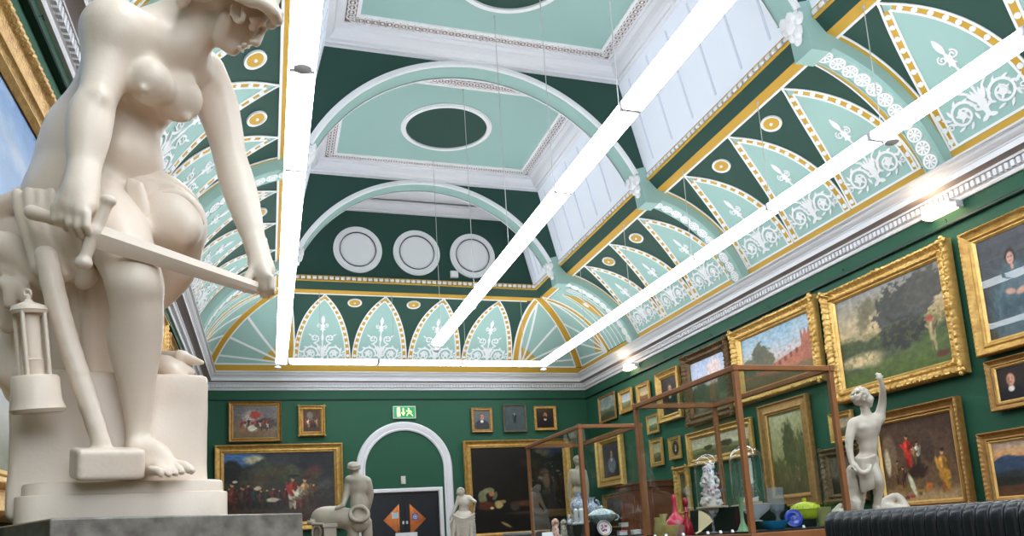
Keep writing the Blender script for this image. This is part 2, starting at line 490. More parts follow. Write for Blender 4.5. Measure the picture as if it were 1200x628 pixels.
# ---------------------------------------------------------------- transverse ribs with rosettes
RR = 1.833
for ry in RY:
    for sd in (1, -1):
        X = lambda r, th: (XR-CXI+r*cos(th)) if sd > 0 else (XL+CXI-r*cos(th))
        m = MB(); n = 18
        ths = [radians(19)+(radians(77.5)-radians(19))*k/n for k in range(n+1)]
        rows = [[(X(r, t), y, CZ+r*sin(t)) for r, y in ((2.0, ry), (RR+.03, ry), (RR, ry+.02), (RR, ry+.03), (RR+.02, ry+.036), (RR+.02, ry+RIB-.036), (RR, ry+RIB-.03), (RR, ry+RIB-.02), (RR+.03, ry+RIB), (2.0, ry+RIB))] for t in ths]
        m.grid(rows)
        rb = m.build('cove_rib', M_lgreen, ceiling)
        q = MB()
        fr = lambda u, s, h: (X(RR+.025-h, s/RR), ry+RIB/2+u, CZ+(RR+.025-h)*sin(s/RR))
        s0, s1 = radians(22)*RR, radians(76)*RR; N = 11
        for k in range(N):
            s = s0+(s1-s0)*(k+.5)/N
            disc(q, fr, (0, s), .082, .078, 0, .022, 0, 16, hole=.76)
            disc(q, fr, (0, s), .022, .022, 0, .022, 0, 8)
            for a in range(8):
                an = a*pi/4; ribbon(q, fr, [(.015*cos(an), s+.015*sin(an)), (.045*cos(an), s+.045*sin(an)), (.064*cos(an), s+.064*sin(an))], [.008, .024, .012], 0, .018)
        q.build('rosette_chain', M_relief, rb)

# ---------------------------------------------------------------- green band, dentil band, lantern
ZC = 7.465
def both(side, i, u, z):
    if side == 'R': return (XR-i, u, z)
    if side == 'L': return (XL+i, u, z)
    return (u, D-i, z)
DI = XR-5.276; D2 = XR-5.163; D3 = XR-5.141; D4 = XR-4.828
bn = MB()
segs = [('R', y0, y1) for y0, y1 in bays]+[('L', y0, y1) for y0, y1 in bays]
segs += [(s_, RY[0]+RG, None) for s_ in 'RL']+[('F', None, None)]+[(s_, YB, RY[3]) for s_ in 'RL']
prof = [(DI, 5.739, 0), (D2-.0, 5.86, 1), (D2+.03, 5.865, 1), (D2+.03, 5.885, 1), (D2, 5.89, 1), (D2, 5.945, 1), (D2+.03, 5.95, 1), (D2+.03, 5.965, 1), (D3-.02, 5.972, 1)]
for side, y0, y1 in segs:
    def ends(i):
        if side == 'F': return XL+i, XR-i
        return y0-.11, (y1 if y1 is not None else D-i)
    rows = []
    for (i, z, m_) in prof:
        a, b = ends(i); rows.append([both(side, i, a, z), both(side, i, b, z)])
    for k in range(len(prof)-1): bn.grid(rows[k:k+2], 0 if k == 0 else 1)
    a, b = ends(D2); L = b-a; n = max(1, int(round(L/.102)))
    for k in range(n):
        c = a+L*(k+.5)/n; hw = .034
        pr = [(D2-.005, 5.888), (D2+.034, 5.892), (D2+.046, 5.91), (D2+.046, 5.93), (D2+.034, 5.948), (D2-.005, 5.95)]
        bn.grid([[both(side, i, c-hw, z) for i, z in pr], [both(side, i, c+hw, z) for i, z in pr]], 2)
        for e in (-hw, hw): bn.add([both(side, i, c+e, z) for i, z in pr], [(0, 1, 2, 3, 4, 5)], 2)
bn.build('lantern_band', [M_dgreen, M_ochre, M_relief], ceiling)

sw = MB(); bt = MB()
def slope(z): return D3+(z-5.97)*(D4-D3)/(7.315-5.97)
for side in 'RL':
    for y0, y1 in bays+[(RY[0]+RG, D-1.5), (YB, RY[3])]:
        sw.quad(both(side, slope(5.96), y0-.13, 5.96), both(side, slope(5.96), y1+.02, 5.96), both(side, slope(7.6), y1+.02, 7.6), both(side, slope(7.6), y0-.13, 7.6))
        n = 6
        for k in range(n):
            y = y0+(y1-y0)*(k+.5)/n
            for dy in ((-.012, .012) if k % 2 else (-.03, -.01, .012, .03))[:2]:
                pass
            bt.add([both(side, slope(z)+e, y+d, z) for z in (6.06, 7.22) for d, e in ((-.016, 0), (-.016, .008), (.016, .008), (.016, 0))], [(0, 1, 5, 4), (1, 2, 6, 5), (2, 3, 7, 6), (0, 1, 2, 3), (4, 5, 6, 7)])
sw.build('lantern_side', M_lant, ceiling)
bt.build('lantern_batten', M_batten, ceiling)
YE = D-1.53
MB().quad((XL+.9, YE, 5.9), (XR-.9, YE, 5.9), (XR-.9, YE, 7.6), (XL+.9, YE, 7.6)).build('lantern_end_wall', M_dgreen, ceiling)

# diaphragm arches
ACX, ACZ, ACR = 2.745, 4.80, 2.53
for ry in RY:
    m = MB()
    for y in (ry+.02, ry+RIB-.02):
        rows = []
        for k in range(61):
            x = XL+1.55+(XR-XL-3.1)*k/60
            zl = ACZ+sqrt(max(0, (ACR-.05)**2-(x-ACX)**2))
            rows.append([(x, y, max(5.93, min(zl, 7.6))), (x, y, 7.6)])
        m.grid(rows)
    sp = m.build('arch_spandrel', M_dgreen, ceiling)
    a0 = radians(27)
    def ringgrid(mb, prof, mi=0, n=60):
        rows = []
        for k in range(n+1):
            a = a0+(pi-2*a0)*k/n
            rows.append([(ACX+r*cos(a), y, ACZ+r*sin(a)) for r, y in prof])
        mb.grid(rows, mi)
    w = MB()
    ringgrid(w, [(ACR, ry+.02), (ACR, ry-.02), (ACR-.03, ry-.035), (ACR-.065, ry-.03), (ACR-.08, ry-.015), (ACR-.08, ry+.01)])
    ringgrid(w, [(ACR-.10, ry+RIB-.01), (ACR-.10, ry+RIB+.015), (ACR-.03, ry+RIB+.035), (ACR, ry+RIB+.02), (ACR, ry+RIB-.02)])
    w.build('archivolt', M_relief, sp, smooth=True, auto=35)
    w = MB()
    ringgrid(w, [(ACR-.06, ry+.0), (ACR-.085, ry+.0), (ACR-.09, ry+.01), (ACR-.09, ry+RIB-.01), (ACR-.085, ry+RIB), (ACR-.06, ry+RIB)])
    for sd in (0, 1):                                  # springing block over the rib
        bx = [(5.05, 5.75), (5.075, 5.53), (5.29, 5.53), (5.37, 5.62), (5.30, 6.12), (4.93, 6.0)]
        px = [(x if sd else 2*ACX-x+.03, z) for x, z in bx]
        w.add([(x, ry-.004, z) for x, z in px]+[(x, ry+RIB+.004, z) for x, z in px], [tuple(range(6)), tuple(range(11, 5, -1))]+[(k, (k+1) % 6, 6+(k+1) % 6, 6+k) for k in range(6)])
    w.build('arch_soffit', M_lgreen, sp, smooth=True, auto=35)
    for sd in (1, -1):
        c = MB()
        for (dx, z, r, yy) in [(0, 5.93, .05, 0), (.0, 5.88, .07, .05), (0, 5.88, .07, -.05), (.02, 5.80, .075, 0), (.03, 5.82, .055, .09), (.03, 5.82, .055, -.09), (.05, 5.72, .06, .03), (.05, 5.72, .06, -.03), (.07, 5.65, .045, 0)]:
            x = 4.955+dx*1.2 if sd > 0 else 2*ACX-4.955-dx*1.2+.03
            z += .05; c.ball((x, ry+RIB/2+yy, z), (r*.8, r*1.1, r*1.3), 10)
            for a in range(5): c.ball((x-.02*sd, ry+RIB/2+yy+r*.8*cos(a*1.25), z+r*.9*sin(a*1.25)), r*.3, 6)
        c.build('acanthus_bracket', M_relief, sp, smooth=True)

# lantern ceiling of each bay
def lantern_top(y0, y1, plain=False):
    cx, cy = XM-.03, (y0+y1)/2; w, h = 4.828-.69, y1-y0
    T = lambda x, y, z: (cx+x, cy+y, z)
    m = MB()
    sweep_rect(m, T, w, h, [(-.02, 7.30), (.01, 7.312), (.05, 7.315), (.055, 7.335), (.10, 7.345), (.14, 7.375), (.165, 7.42), (.17, 7.44), (.24, 7.445), (.245, ZC), (.29, ZC)])
    if plain:
        m.quad(*[T(*q, ZC) for q in ((-w/2+.2, -h/2+.2), (w/2-.2, -h/2+.2), (w/2-.2, h/2-.2), (-w/2+.2, h/2-.2))])
    top = m.build('lantern_cornice', M_white, ceiling)
    if plain: return
    g = MB()
    sweep_rect(g, T, w-.56, h-.56, [(0, ZC), (.13, ZC)], 0)
    sweep_rect(g, T, w-.56, h-.56, [(.13, ZC+.005), (.13, ZC-.012), (.175, ZC-.016), (.18, ZC+.01)], 1)
    fz = lambda u, v, hh: (cx+u, cy+v, ZC-hh)
    W2, H2 = (w-.56)/2-.065, (h-.56)/2-.065
    for (ax, sgn) in ((0, 1), (0, -1), (1, 1), (1, -1)):
        L = 2*(W2 if ax == 0 else H2); n = int(round(L/.088))
        for k in range(n):
            t = -L/2+L*(k+.5)/n
            c = (t, sgn*H2) if ax == 0 else (sgn*W2, t)
            disc(g, fz, c, .058, .058, 0, .009, 1, 12, hole=.72)
            disc(g, fz, c, .018, .018, 0, .009, 1, 6)
    g.build('guilloche_border', [M_pink, M_relief], top)
    MB().quad(*[T(*q, ZC+.003) for q in ((-w/2+.44, -h/2+.44), (w/2-.44, -h/2+.44), (w/2-.44, h/2-.44), (-w/2+.44, h/2-.44))]).build('ceiling_panel', M_lgreen, top)
    o = MB()
    disc(o, fz, (0, 0), .70, .68, .0, .03, 0, 64, hole=.915); disc(o, fz, (0, 0), .72, .70, .0, .015, 0, 64, hole=.95)
    o2 = MB(); disc(o2, fz, (0, 0), .64, .62, 0, .004, 0, 64)
    o.build('ceiling_ring', M_relief, top, smooth=True, auto=30); o2.build('ceiling_disc', M_dgreen, top)
for y0, y1 in bays: lantern_top(y0, y1)
lantern_top(RY[0]+RG, D-1.53, True)
lantern_top(YB, RY[3], True)

# round ventilators on the end wall
for i, cx in enumerate((1.665, 2.787, 3.90)):
    m = MB(); fy = lambda u, v, h: (cx+u, YE-h, 6.53+v)
    disc(m, fy, (0, 0), .455, .455, 0, .03, 0, 48, hole=.88); disc(m, fy, (0, 0), .425, .425, 0, .045, 0, 48, hole=.84)
    m.grid([[fy(r*cos(2*pi*k/48), r*sin(2*pi*k/48), h) for k in range(48)] for r, h in ((.39, .02), (.37, .035), (.33, .035))], 0, close_v=True)
    disc(m, fy, (0, 0), .335, .335, .0, .028, 0, 48); 
    disc(m, fy, (0, 0), .34, .34, .0, .05, 1, 48, hole=.965)
    disc(m, fy, (0, 0), .30, .30, .02, .034, 0, 48, hole=.96)
    v = m.build('round_vent', [M_relief, mat('vent_gap', (20, 26, 26), .8)])
    tag(v, ['white round ceiling vent on the green end wall, leftmost of three', 'white round vent on the green end wall, middle of three', 'white round vent on the green end wall, above the small white box'][i], 'vent', 'round vents on the end wall')
m = MB().box((3.43, YE-.07, 6.055), (3.58, YE, 6.19)).box((3.45, YE-.08, 6.07), (3.56, YE-.07, 6.175))
tag(m.build('junction_box', M_relief, bevel=.006), 'small white square box below the right round vent', 'box')

# ---------------------------------------------------------------- cornice
cp = [(0, 4.13), (.03, 4.13), (.04, 4.15), (.04, 4.168), (.055, 4.175), (.055, 4.245), (.10, 4.25), (.10, 4.275), (.205, 4.285), (.205, 4.345), (.215, 4.35), (.215, 4.362), (.235, 4.375), (.255, 4.40), (.262, 4.425), (.275, 4.43), (.275, 4.437), (.29, 4.44), (.29, 4.463), (.08, 4.47)]
cn = MB()
for side in 'RLF':
    rows = []
    for i, z in cp:
        a, b = (XL+i, XR-i) if side == 'F' else (YB, D-i)
        rows.append([both(side, i, a, z), both(side, i, b, z)])
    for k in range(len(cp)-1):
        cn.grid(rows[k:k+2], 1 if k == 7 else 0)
    i = .055; a, b = (XL+i, XR-i) if side == 'F' else (1.2, D-i)
    n = int((b-a)/.062)
    for k in range(n):
        c = a+(b-a)*(k+.5)/n; hw = .019
        P = [both(side, ii, c+e, z) for e in (-hw, hw) for ii, z in ((.05, 4.178), (.088, 4.178), (.095, 4.24), (.05, 4.24))]
        cn.add(P, [(0, 1, 2, 3), (4, 7, 6, 5), (0, 4, 5, 1), (1, 5, 6, 2)], 0)
cn.build('trim_cornice', [M_white, M_soffit], kind='structure')

# picture rail: a dark green bar standing off the wall on hooks
M_rail = mat('rail_green', (16, 50, 42), .45)
pr = MB()
for side in 'RLF':
    a, b = (XL+.05, XR-.05) if side == 'F' else (YB, D-.05)
    q = [(.0, 3.925), (.045, 3.925), (.052, 3.932), (.052, 3.952), (.045, 3.96), (.0, 3.96)] if side != 'F' else [(.0, 3.928), (.02, 3.928), (.025, 3.945), (.02, 3.958), (.0, 3.96)]
    pr.grid([[both(side, i, u, z) for i, z in q] for u in (a, b)])
for y in [1.5, 2.9, 4.35, 5.8, 7.3, 8.8, 10.3, 11.8, 13.3]:
    for side in 'RL':
        pr.tube([both(side, .03, y, 3.96), both(side, .03, y, 4.0), both(side, .055, y, 4.01), both(side, .06, y, 3.985)], .006, 6)
pr.build('trim_picture_rail', M_rail, kind='structure')
# ================================================================== pictures
M_gold = mat('gilt', (212, 174, 98), .38, metal=.45, noise=.5, nscale=14, rgb2=(172, 126, 64), bump=.5, bscale=70)
M_goldb = mat('bright_gilt', (230, 194, 118), .32, metal=.5, noise=.5, nscale=14, rgb2=(200, 154, 84), bump=.4, bscale=70)
M_goldd = mat('brown_gilt', (178, 136, 76), .42, metal=.45, noise=.6, nscale=16, rgb2=(136, 98, 52), bump=.5, bscale=70)
M_goldk = mat('dark_bronze_gilt', (122, 96, 62), .45, metal=.4, noise=.6, nscale=20, rgb2=(78, 58, 36), bump=.6, bscale=60)
M_grey = mat('tarnished_grey_gilt', (110, 104, 84), .5, metal=.3, noise=.6, nscale=18, rgb2=(80, 76, 60), bump=.3, bscale=60)
M_oil = mat('oil_paint', (128, 128, 128), .42, spec=.28, attr='Col', bump=.2, bscale=45)
M_oil.node_tree.nodes['Principled BSDF'].inputs['Coat Weight'].default_value = .08
M_oil.node_tree.nodes['Principled BSDF'].inputs['Coat Roughness'].default_value = .12
M_picglass = glass_mat('picture_glass', gloss=.9)

class Paint:
    def __init__(s, w, h, res, base):
        s.n = max(8, int(w*res)); s.m = max(8, int(h*res)); s.asp = w/h
        v, u = np.mgrid[0:s.m+1, 0:s.n+1]; s.u = u/s.n; s.v = v/s.m       # v up
        s.c = np.ones(s.u.shape+(3,))*np.array(base, float)
    def noise(s, fx, fy=None, seed=0, octs=3):
        r = np.random.default_rng(seed); fy = fy or fx; out = np.zeros(s.u.shape); a = 1.; tot = 0
        for o in range(octs):
            gx, gy = int(fx*2**o)+2, int(fy*2**o)+2; g = r.random((gy+1, gx+1))
            x = s.u*(gx-1); y = s.v*(gy-1); xi = x.astype(int); yi = y.astype(int); xf = x-xi; yf = y-yi
            xf = xf*xf*(3-2*xf); yf = yf*yf*(3-2*yf)
            out += a*((g[yi, xi]*(1-xf)+g[yi, xi+1]*xf)*(1-yf)+(g[yi+1, xi]*(1-xf)+g[yi+1, xi+1]*xf)*yf); tot += a; a *= .55
        return out/tot
    def put(s, mask, col):
        s.c += (np.array(col, float)-s.c)*np.clip(mask, 0, 1)[..., None]; return s
    def vgrad(s, stops):
        vs = [a for a, _ in stops]
        s.c = np.stack([np.interp(s.v, vs, [c[k] for _, c in stops]) for k in range(3)], -1); return s
    def blob(s, u, v, ru, rv, col, soft=.25, ang=0, a=1., rag=0., seed=1):
        du, dv = (s.u-u)*s.asp, s.v-v; ru = ru*s.asp; ca, sa = cos(ang), sin(ang)
        d = np.sqrt(((du*ca+dv*sa)/ru)**2+((-du*sa+dv*ca)/rv)**2)
        if rag: d = d+(s.noise(22, 22, seed, 3)-.5)*rag
        return s.put(a*np.clip((1-d)/soft+.5, 0, 1), col)
    def below(s, fn, col, soft=.01, a=1.): return s.put(a*np.clip((fn(s.u)-s.v)/soft+.5, 0, 1), col)
    def mottle(s, amp, f, seed=3, octs=4):
        s.c = s.c*(1+amp*(s.noise(f, f, seed, octs)-.5)[..., None]*2); return s
    def person(s, u, v, h, coat, skin=(190, 140, 110), legs=None, wd=.30):
        """small standing figure: feet at (u, v), height h; loose brushwork"""
        w = h*wd/s.asp; legs = legs or [x*.7 for x in coat]; r = random.Random(int(u*977+v*331+h*71)); ln = r.uniform(-.12, .12); sd = r.randint(1, 99)
        drk = [x*.55 for x in coat]; lit = [min(255, x*1.25+8) for x in coat]
        for d in (-1, 1): s.blob(u+d*w*.2+ln*w*.4, v+h*.18, w*.2, h*.22, [x*(.85+.15*d) for x in legs], .25, d*.06, rag=.3, seed=sd)
        s.blob(u, v+h*.40, w*.46, h*.14, legs, .2, rag=.4, seed=sd+1)
        s.blob(u, v+h*.60, w*.50, h*.22, coat, .2, ln, rag=.35, seed=sd+2); s.blob(u+w*.16, v+h*.60, w*.22, h*.20, drk, .5, ln, a=.7, rag=.4, seed=sd+3); s.blob(u-w*.14, v+h*.66, w*.16, h*.12, lit, .6, ln, a=.6)
        s.blob(u-w*.5, v+h*(.58+.08*r.random()), w*.14, h*.17, coat, .25, r.uniform(.1, .9), rag=.2); s.blob(u+w*.48, v+h*(.58+.08*r.random()), w*.14, h*.17, drk, .25, -r.uniform(.1, .9), rag=.2)
        s.blob(u+ln*w*.6, v+h*.90, w*.17, h*.075, skin, .25); s.blob(u+ln*w*.6+w*.06, v+h*.945, w*.20, h*.045, (56, 38, 28), .4); return s
    def horse(s, u, v, h, col):
        w = h/s.asp
        for d in (-.42, -.3, .32, .44): s.blob(u+w*d, v+h*.22, w*.05, h*.26, [x*.8 for x in col], .3)
        s.blob(u, v+h*.55, w*.52, h*.20, col, .2, rag=.2); s.blob(u-w*.52, v+h*.78, w*.13, h*.26, col, .2, .5); s.blob(u-w*.68, v+h*.98, w*.16, h*.08, col, .25, -.6); s.blob(u+w*.55, v+h*.45, w*.05, h*.2, [x*.7 for x in col], .4, .3); return s
    def face(s, u, v, r, skin=(205, 160, 130), hair=(50, 36, 28), coat=(30, 28, 30), collar=(220, 215, 205), beard=None):
        a = s.asp; R = r/a
        s.blob(u, v-r*3.1, R*2.6, r*2.2, coat, .12); s.blob(u, v-r*1.2, R*.5, r*.6, [x*.8 for x in skin], .3)
        s.blob(u, v-r*1.55, R*.55, r*.45, collar, .3)
        s.blob(u, v+r*.25, R*1.0, r*1.15, hair, .25); s.blob(u+R*.08, v, R*.74, r*1.0, skin, .25)
        s.blob(u-R*.35, v-r*.1, R*.35, r*.7, [x*.72 for x in skin], .8, a=.7)
        for d in (-.28, .36): s.blob(u+R*d, v+r*.15, R*.13, r*.08, (50, 34, 30), .5); s.blob(u+R*d, v+r*.32, R*.17, r*.05, [x*.6 for x in hair], .6)
        s.blob(u+R*.08, v-r*.12, R*.09, r*.22, [min(255, x*1.1) for x in skin], .6); s.blob(u+R*.06, v-r*.46, R*.24, r*.07, (150, 80, 70), .5)
        if beard: s.blob(u, v-r*.75, R*.62, r*.62, beard, .35)
        return s
    def mesh(s, name, T, w, h):
        """T(x, y, z) with x, y centred"""
        P = [tuple(T((s.u[j, i]-.5)*w, (s.v[j, i]-.5)*h, 0)) for j in range(s.m+1) for i in range(s.n+1)]
        k = s.n+1
        F = [(j*k+i, j*k+i+1, (j+1)*k+i+1, (j+1)*k+i) for j in range(s.m) for i in range(s.n)]
        me = bpy.data.meshes.new(name); me.from_pydata(P, [], F)
        ca = me.color_attributes.new('Col', 'FLOAT_COLOR', 'POINT')
        c = np.clip(s.c, 0, 255)/255.; c = np.where(c <= .04045, c/12.92, ((c+.055)/1.055)**2.4)
        buf = np.ones((c.shape[0]*c.shape[1], 4), np.float32); buf[:, :3] = c.reshape(-1, 3)
        ca.data.foreach_set('color', buf.ravel())
        me.materials.append(M_oil); me.update(); return me

def frame_profile(fw, dp, kind):
    if kind == 'flat': p = [(0, 0), (0, .7), (.06, .85), (.12, .85), (.18, .6), (.62, .55), (.68, .66), (.76, .66), (.82, .45), (1, .35), (1, .12)]
    elif kind == 'deep': p = [(0, 0), (0, .6), (.04, .9), (.12, 1.0), (.2, .95), (.25, .75), (.32, .68), (.46, .55), (.58, .52), (.64, .62), (.72, .64), (.77, .5), (.9, .42), (1, .3), (1, .1)]
    else: p = [(0, 0), (0, .45), (.05, .75), (.13, 1.0), (.24, 1.0), (.33, .75), (.40, .62), (.52, .52), (.60, .55), (.66, .70), (.74, .70), (.80, .48), (.9, .40), (1, .28), (1, .1)]
    return [(a*fw, b*dp) for a, b in p]
def picture(side, a0, a1, z0, z1, fw, kind, gilt, paint, label, group=None, dp=.07, off=.035, name='framed_painting', glazed=False, lean=0., inner=None):
    """a0..a1: extent along the wall; z0..z1 height (outside of the frame)"""
    w, h = abs(a1-a0), z1-z0; ac, zc = (a0+a1)/2, (z0+z1)/2
    tl = tan(lean)
    def T(x, y, z):
        z = z+off+(y+h/2)*tl
        if side == 'R': return (XR-z, ac-x, zc+y)
        if side == 'L': return (XL+z, ac+x, zc+y)
        return (ac+x, D-z, zc+y)
    t = empty(name, T(0, -h/2, 0), label, 'painting', group)
    pf = frame_profile(fw, dp, kind)
    m = MB()
    def disp(si, t_, L, d, hh):
        if hh < dp*.6: return 0.
        q = d/fw
        if kind == 'ornate':
            return dp*(.07*sin(2*pi*t_/.075+9*q)+.05*sin(2*pi*t_/.043+17*q+si)+.16*max(0, 1-min(t_, L-t_)/(fw*.9))+.12*max(0, 1-abs(t_-L/2)/(fw*.8)))
        if kind == 'deep' and q < .3: return dp*.04*sin(2*pi*t_/.05)
        return 0.
    ns = {'ornate': 1, 'deep': 1, 'flat': 0}[kind]
    nseg = max(2, int(max(w, h)/.0125)) if ns else 1
    nseg = min(nseg, 150)
    sweep_rect(m, T, w, h, pf, 0, nseg, disp if ns else None)
    m.quad(T(-w/2, -h/2, .0), T(w/2, -h/2, .0), T(w/2, h/2, .0), T(-w/2, h/2, .0))
    if kind == 'ornate':
        r2 = random.Random(int(abs(a0)*100))
        for si in range(4):
            L = w if si % 2 == 0 else h
            n = int(L/.075)
            for k in range(n+1):
                q = -L/2+L*k/n; e = fw*.18
                x, y = [(q, -h/2+e), (w/2-e, q), (q, h/2-e), (-w/2+e, q)][si]
                cnr = abs(abs(q)-L/2) < .09 or abs(q) < .05
                rr = fw*(.17 if cnr else .10)
                m.ball(T(x, y, dp*.92), rr, 8)
    m.build('frame', gilt, t, smooth=True, auto=50)
    pw, ph = w-2*fw*.93, h-2*fw*.93
    if inner is not None:
        s = MB(); sweep_rect(s, T, w-2*fw*.86, h-2*fw*.86, [(0, dp*.30), (0, dp*.44), (inner*.3, dp*.46), (inner, dp*.22)], 0)
        s.build('slip', M_goldb, t)
    P = paint(w-2*fw, h-2*fw)
    me = P.mesh('canvas', lambda x, y, z: T(x, y, z+dp*.14), w-2*fw*.95, h-2*fw*.95)
    link_mesh('canvas', me, t)
    if glazed:
        MB().quad(*[T(x, y, dp*.24) for x, y in ((-pw/2, -ph/2), (pw/2, -ph/2), (pw/2, ph/2), (-pw/2, ph/2))]).build('glass', M_picglass, t)
    return t

def pt_river(w, h):                       # large river landscape with a bathing figure
    p = Paint(w, h, 95, (120, 110, 80)); N = p.noise
    p.vgrad([(0, (60, 72, 34)), (.3, (92, 98, 52)), (.42, (150, 132, 92)), (.6, (198, 170, 118)), (1, (128, 128, 128))])
    p.put(.6*(N(5, 5, 2)-.3), (150, 150, 152))
    p.below(lambda u: .50-.12*u+.02*np.sin(u*40), (66, 76, 52), .03)
    p.blob(.20, .27, .20, .07, (196, 172, 128), .6); p.blob(.30, .20, .10, .05, (176, 160, 120), .6)
    p.below(lambda u: .17+.30*np.clip(u-.35, 0, 1)+.02*np.sin(u*31), (74, 92, 40), .06)
    p.blob(.10, .44, .12, .07, (70, 78, 44), .3, rag=.5, seed=4)
    p.blob(.34, .80, .12, .10, (96, 92, 66), .5, rag=1.2, seed=5, a=.8); p.blob(.26, .66, .06, .13, (96, 88, 62), .5, rag=1.2, seed=6, a=.7)
    p.blob(.64, .64, .25, .30, (66, 66, 62), .12, rag=.9, seed=7); p.blob(.84, .78, .18, .20, (78, 76, 70), .15, rag=.9, seed=8)
    p.blob(.60, .42, .20, .16, (48, 50, 46), .15, rag=.7, seed=9)
    for a in np.linspace(0, 1, 12): p.blob(.50+.22*a, .62-.30*a, .014, .03, (52, 46, 38), .5, .8)
    p.below(lambda u: .08+.10*np.sin(u*3.1), (78, 98, 42), .1, .6); p.put(.5*(N(30, 30, 11) > .56)*(p.v < .55), (92, 100, 58))
    p.person(.865, .16, .34, (172, 150, 110), legs=(150, 140, 96), wd=.24); p.blob(.855, .47, .03, .03, (160, 70, 56), .4)
    p.blob(.92, .10, .05, .03, (96, 50, 40), .5); p.mottle(.22, 30); return p
def pt_ruin(w, h):                        # terracotta ruin among trees
    p = Paint(w, h, 95, (150, 170, 190)); N = p.noise
    p.vgrad([(0, (96, 80, 56)), (.25, (150, 112, 82)), (.45, (196, 186, 186)), (.75, (150, 178, 196)), (1, (120, 158, 184))])
    p.put(.7*(N(5, 4, 3)-.35), (222, 206, 196))
    p.below(lambda u: np.where(u > .42, .34+.36*(u-.42), .28), (176, 104, 78), .02)
    for k in range(7): p.blob(.47+.08*k, .30+.035*k, .018, .05, (116, 64, 52), .3); p.blob(.47+.08*k, .42+.04*k, .012, .03, (206, 150, 116), .4)
    p.below(lambda u: np.where(u > .86, .62+.14*np.abs(np.sin(u*60)), 0), (168, 98, 76), .02)
    p.blob(.28, .55, .13, .26, (84, 86, 66), .25, rag=.7, seed=4); p.blob(.10, .42, .13, .15, (92, 92, 70), .25, rag=.7, seed=6); p.blob(.40, .46, .08, .14, (96, 92, 66), .3, rag=.6, seed=9)
    p.below(lambda u: .20+.03*np.sin(u*9), (120, 96, 60), .05); p.mottle(.2, 34); return p
def pt_cave(w, h):                        # figures in a dim vaulted room
    p = Paint(w, h, 110, (86, 62, 46)); N = p.noise
    p.vgrad([(0, (150, 120, 84)), (.22, (104, 80, 56)), (.5, (88, 66, 50)), (1, (66, 46, 36))]); p.put(.5*(N(6, 6, 2)-.3), (132, 104, 78))
    p.blob(.64, .62, .085, .17, (56, 42, 36), .3); p.blob(.64, .66, .11, .20, (104, 82, 64), .3, a=.35); p.below(lambda u: .12+.02*np.sin(u*14), (176, 148, 106), .08, .7)
    p.blob(.12, .62, .10, .22, (138, 118, 96), .3, a=.6); p.blob(.08, .50, .04, .16, (196, 180, 150), .5); p.blob(.16, .44, .03, .12, (120, 96, 70), .5)
    p.blob(.47, .36, .13, .09, (54, 38, 32), .4, rag=.6); p.person(.37, .42, .40, (196, 58, 44), legs=(176, 48, 40)); p.person(.50, .42, .30, (216, 206, 184), legs=(60, 48, 42))
    p.person(.46, .45, .22, (150, 110, 80)); p.person(.80, .10, .50, (186, 134, 60), legs=(170, 116, 48)); p.blob(.83, .26, .05, .10, (180, 128, 52), .4)
    p.person(.20, .22, .30, (120, 90, 60)); p.person(.27, .18, .26, (90, 60, 46)); p.blob(.38, .20, .03, .14, (206, 206, 176), .4, .3)
    for k in range(14):
        r = random.Random(k); p.blob(.1+.8*r.random(), .04+.18*r.random(), .02+.03*r.random(), .02+.02*r.random(), (r.randint(90, 190), r.randint(60, 120), 56), .5)
    p.mottle(.22, 36); return p
def pt_sunset(w, h):
    p = Paint(w, h, 90, (120, 100, 90)); N = p.noise
    p.vgrad([(0, (58, 44, 34)), (.3, (62, 56, 54)), (.52, (84, 92, 108)), (.64, (206, 130, 84)), (.78, (214, 164, 112)), (1, (168, 152, 146))])
    p.put(.8*(N(6, 3, 3)-.4), (150, 124, 116)); p.below(lambda u: .60+.14*np.sin(u*5+.3)+.04*np.sin(u*17), (58, 74, 98), .02)
    p.below(lambda u: .42+.05*np.sin(u*8), (52, 56, 58), .06); p.below(lambda u: .20+.03*np.sin(u*9), (92, 62, 44), .08); p.blob(.1, .28, .2, .08, (44, 44, 36), .4, rag=.5)
    p.mottle(.2, 30); return p
def pt_lady(w, h):
    p = Paint(w, h, 100, (58, 62, 70)); N = p.noise
    p.vgrad([(0, (66, 60, 40)), (.3, (56, 66, 72)), (1, (74, 76, 82))]); p.put(.5*(N(5, 5, 2)-.3), (96, 98, 104))
    p.blob(.46, .30, .36, .36, (66, 88, 98), .25); p.blob(.42, .52, .17, .20, (78, 98, 108), .3); p.blob(.5, .14, .4, .2, (60, 82, 92), .3)
    p.put(.45*(N(14, 8, 9) > .55)*((p.v < .55) & (abs(p.u-.45) < .33)), (96, 118, 126))
    p.blob(.44, .74, .070, .078, (46, 34, 34), .3); p.blob(.44, .725, .048, .060, (206, 160, 146), .3); p.blob(.42, .74, .012, .008, (70, 46, 46), .5); p.blob(.46, .74, .012, .008, (70, 46, 46), .5)
    p.blob(.44, .70, .014, .006, (160, 84, 80), .5); p.blob(.45, .645, .02, .03, (190, 140, 124), .4)
    p.blob(.38, .42, .07, .028, (196, 150, 130), .4, -.3); p.blob(.52, .40, .07, .03, (196, 150, 130), .4, .3); p.mottle(.16, 28); return p
def pt_portrait(bg, skin, coat, hair, collar=(220, 215, 205), beard=None, r=.13, v=.66, u=.5):
    def g(w, h):
        p = Paint(w, h, 110, bg); p.put(.5*(p.noise(4, 4, 3)-.3), [x*1.35 for x in bg]); p.face(u, v, r, skin, hair, coat, collar, beard); p.mottle(.12, 26); return p
    return g
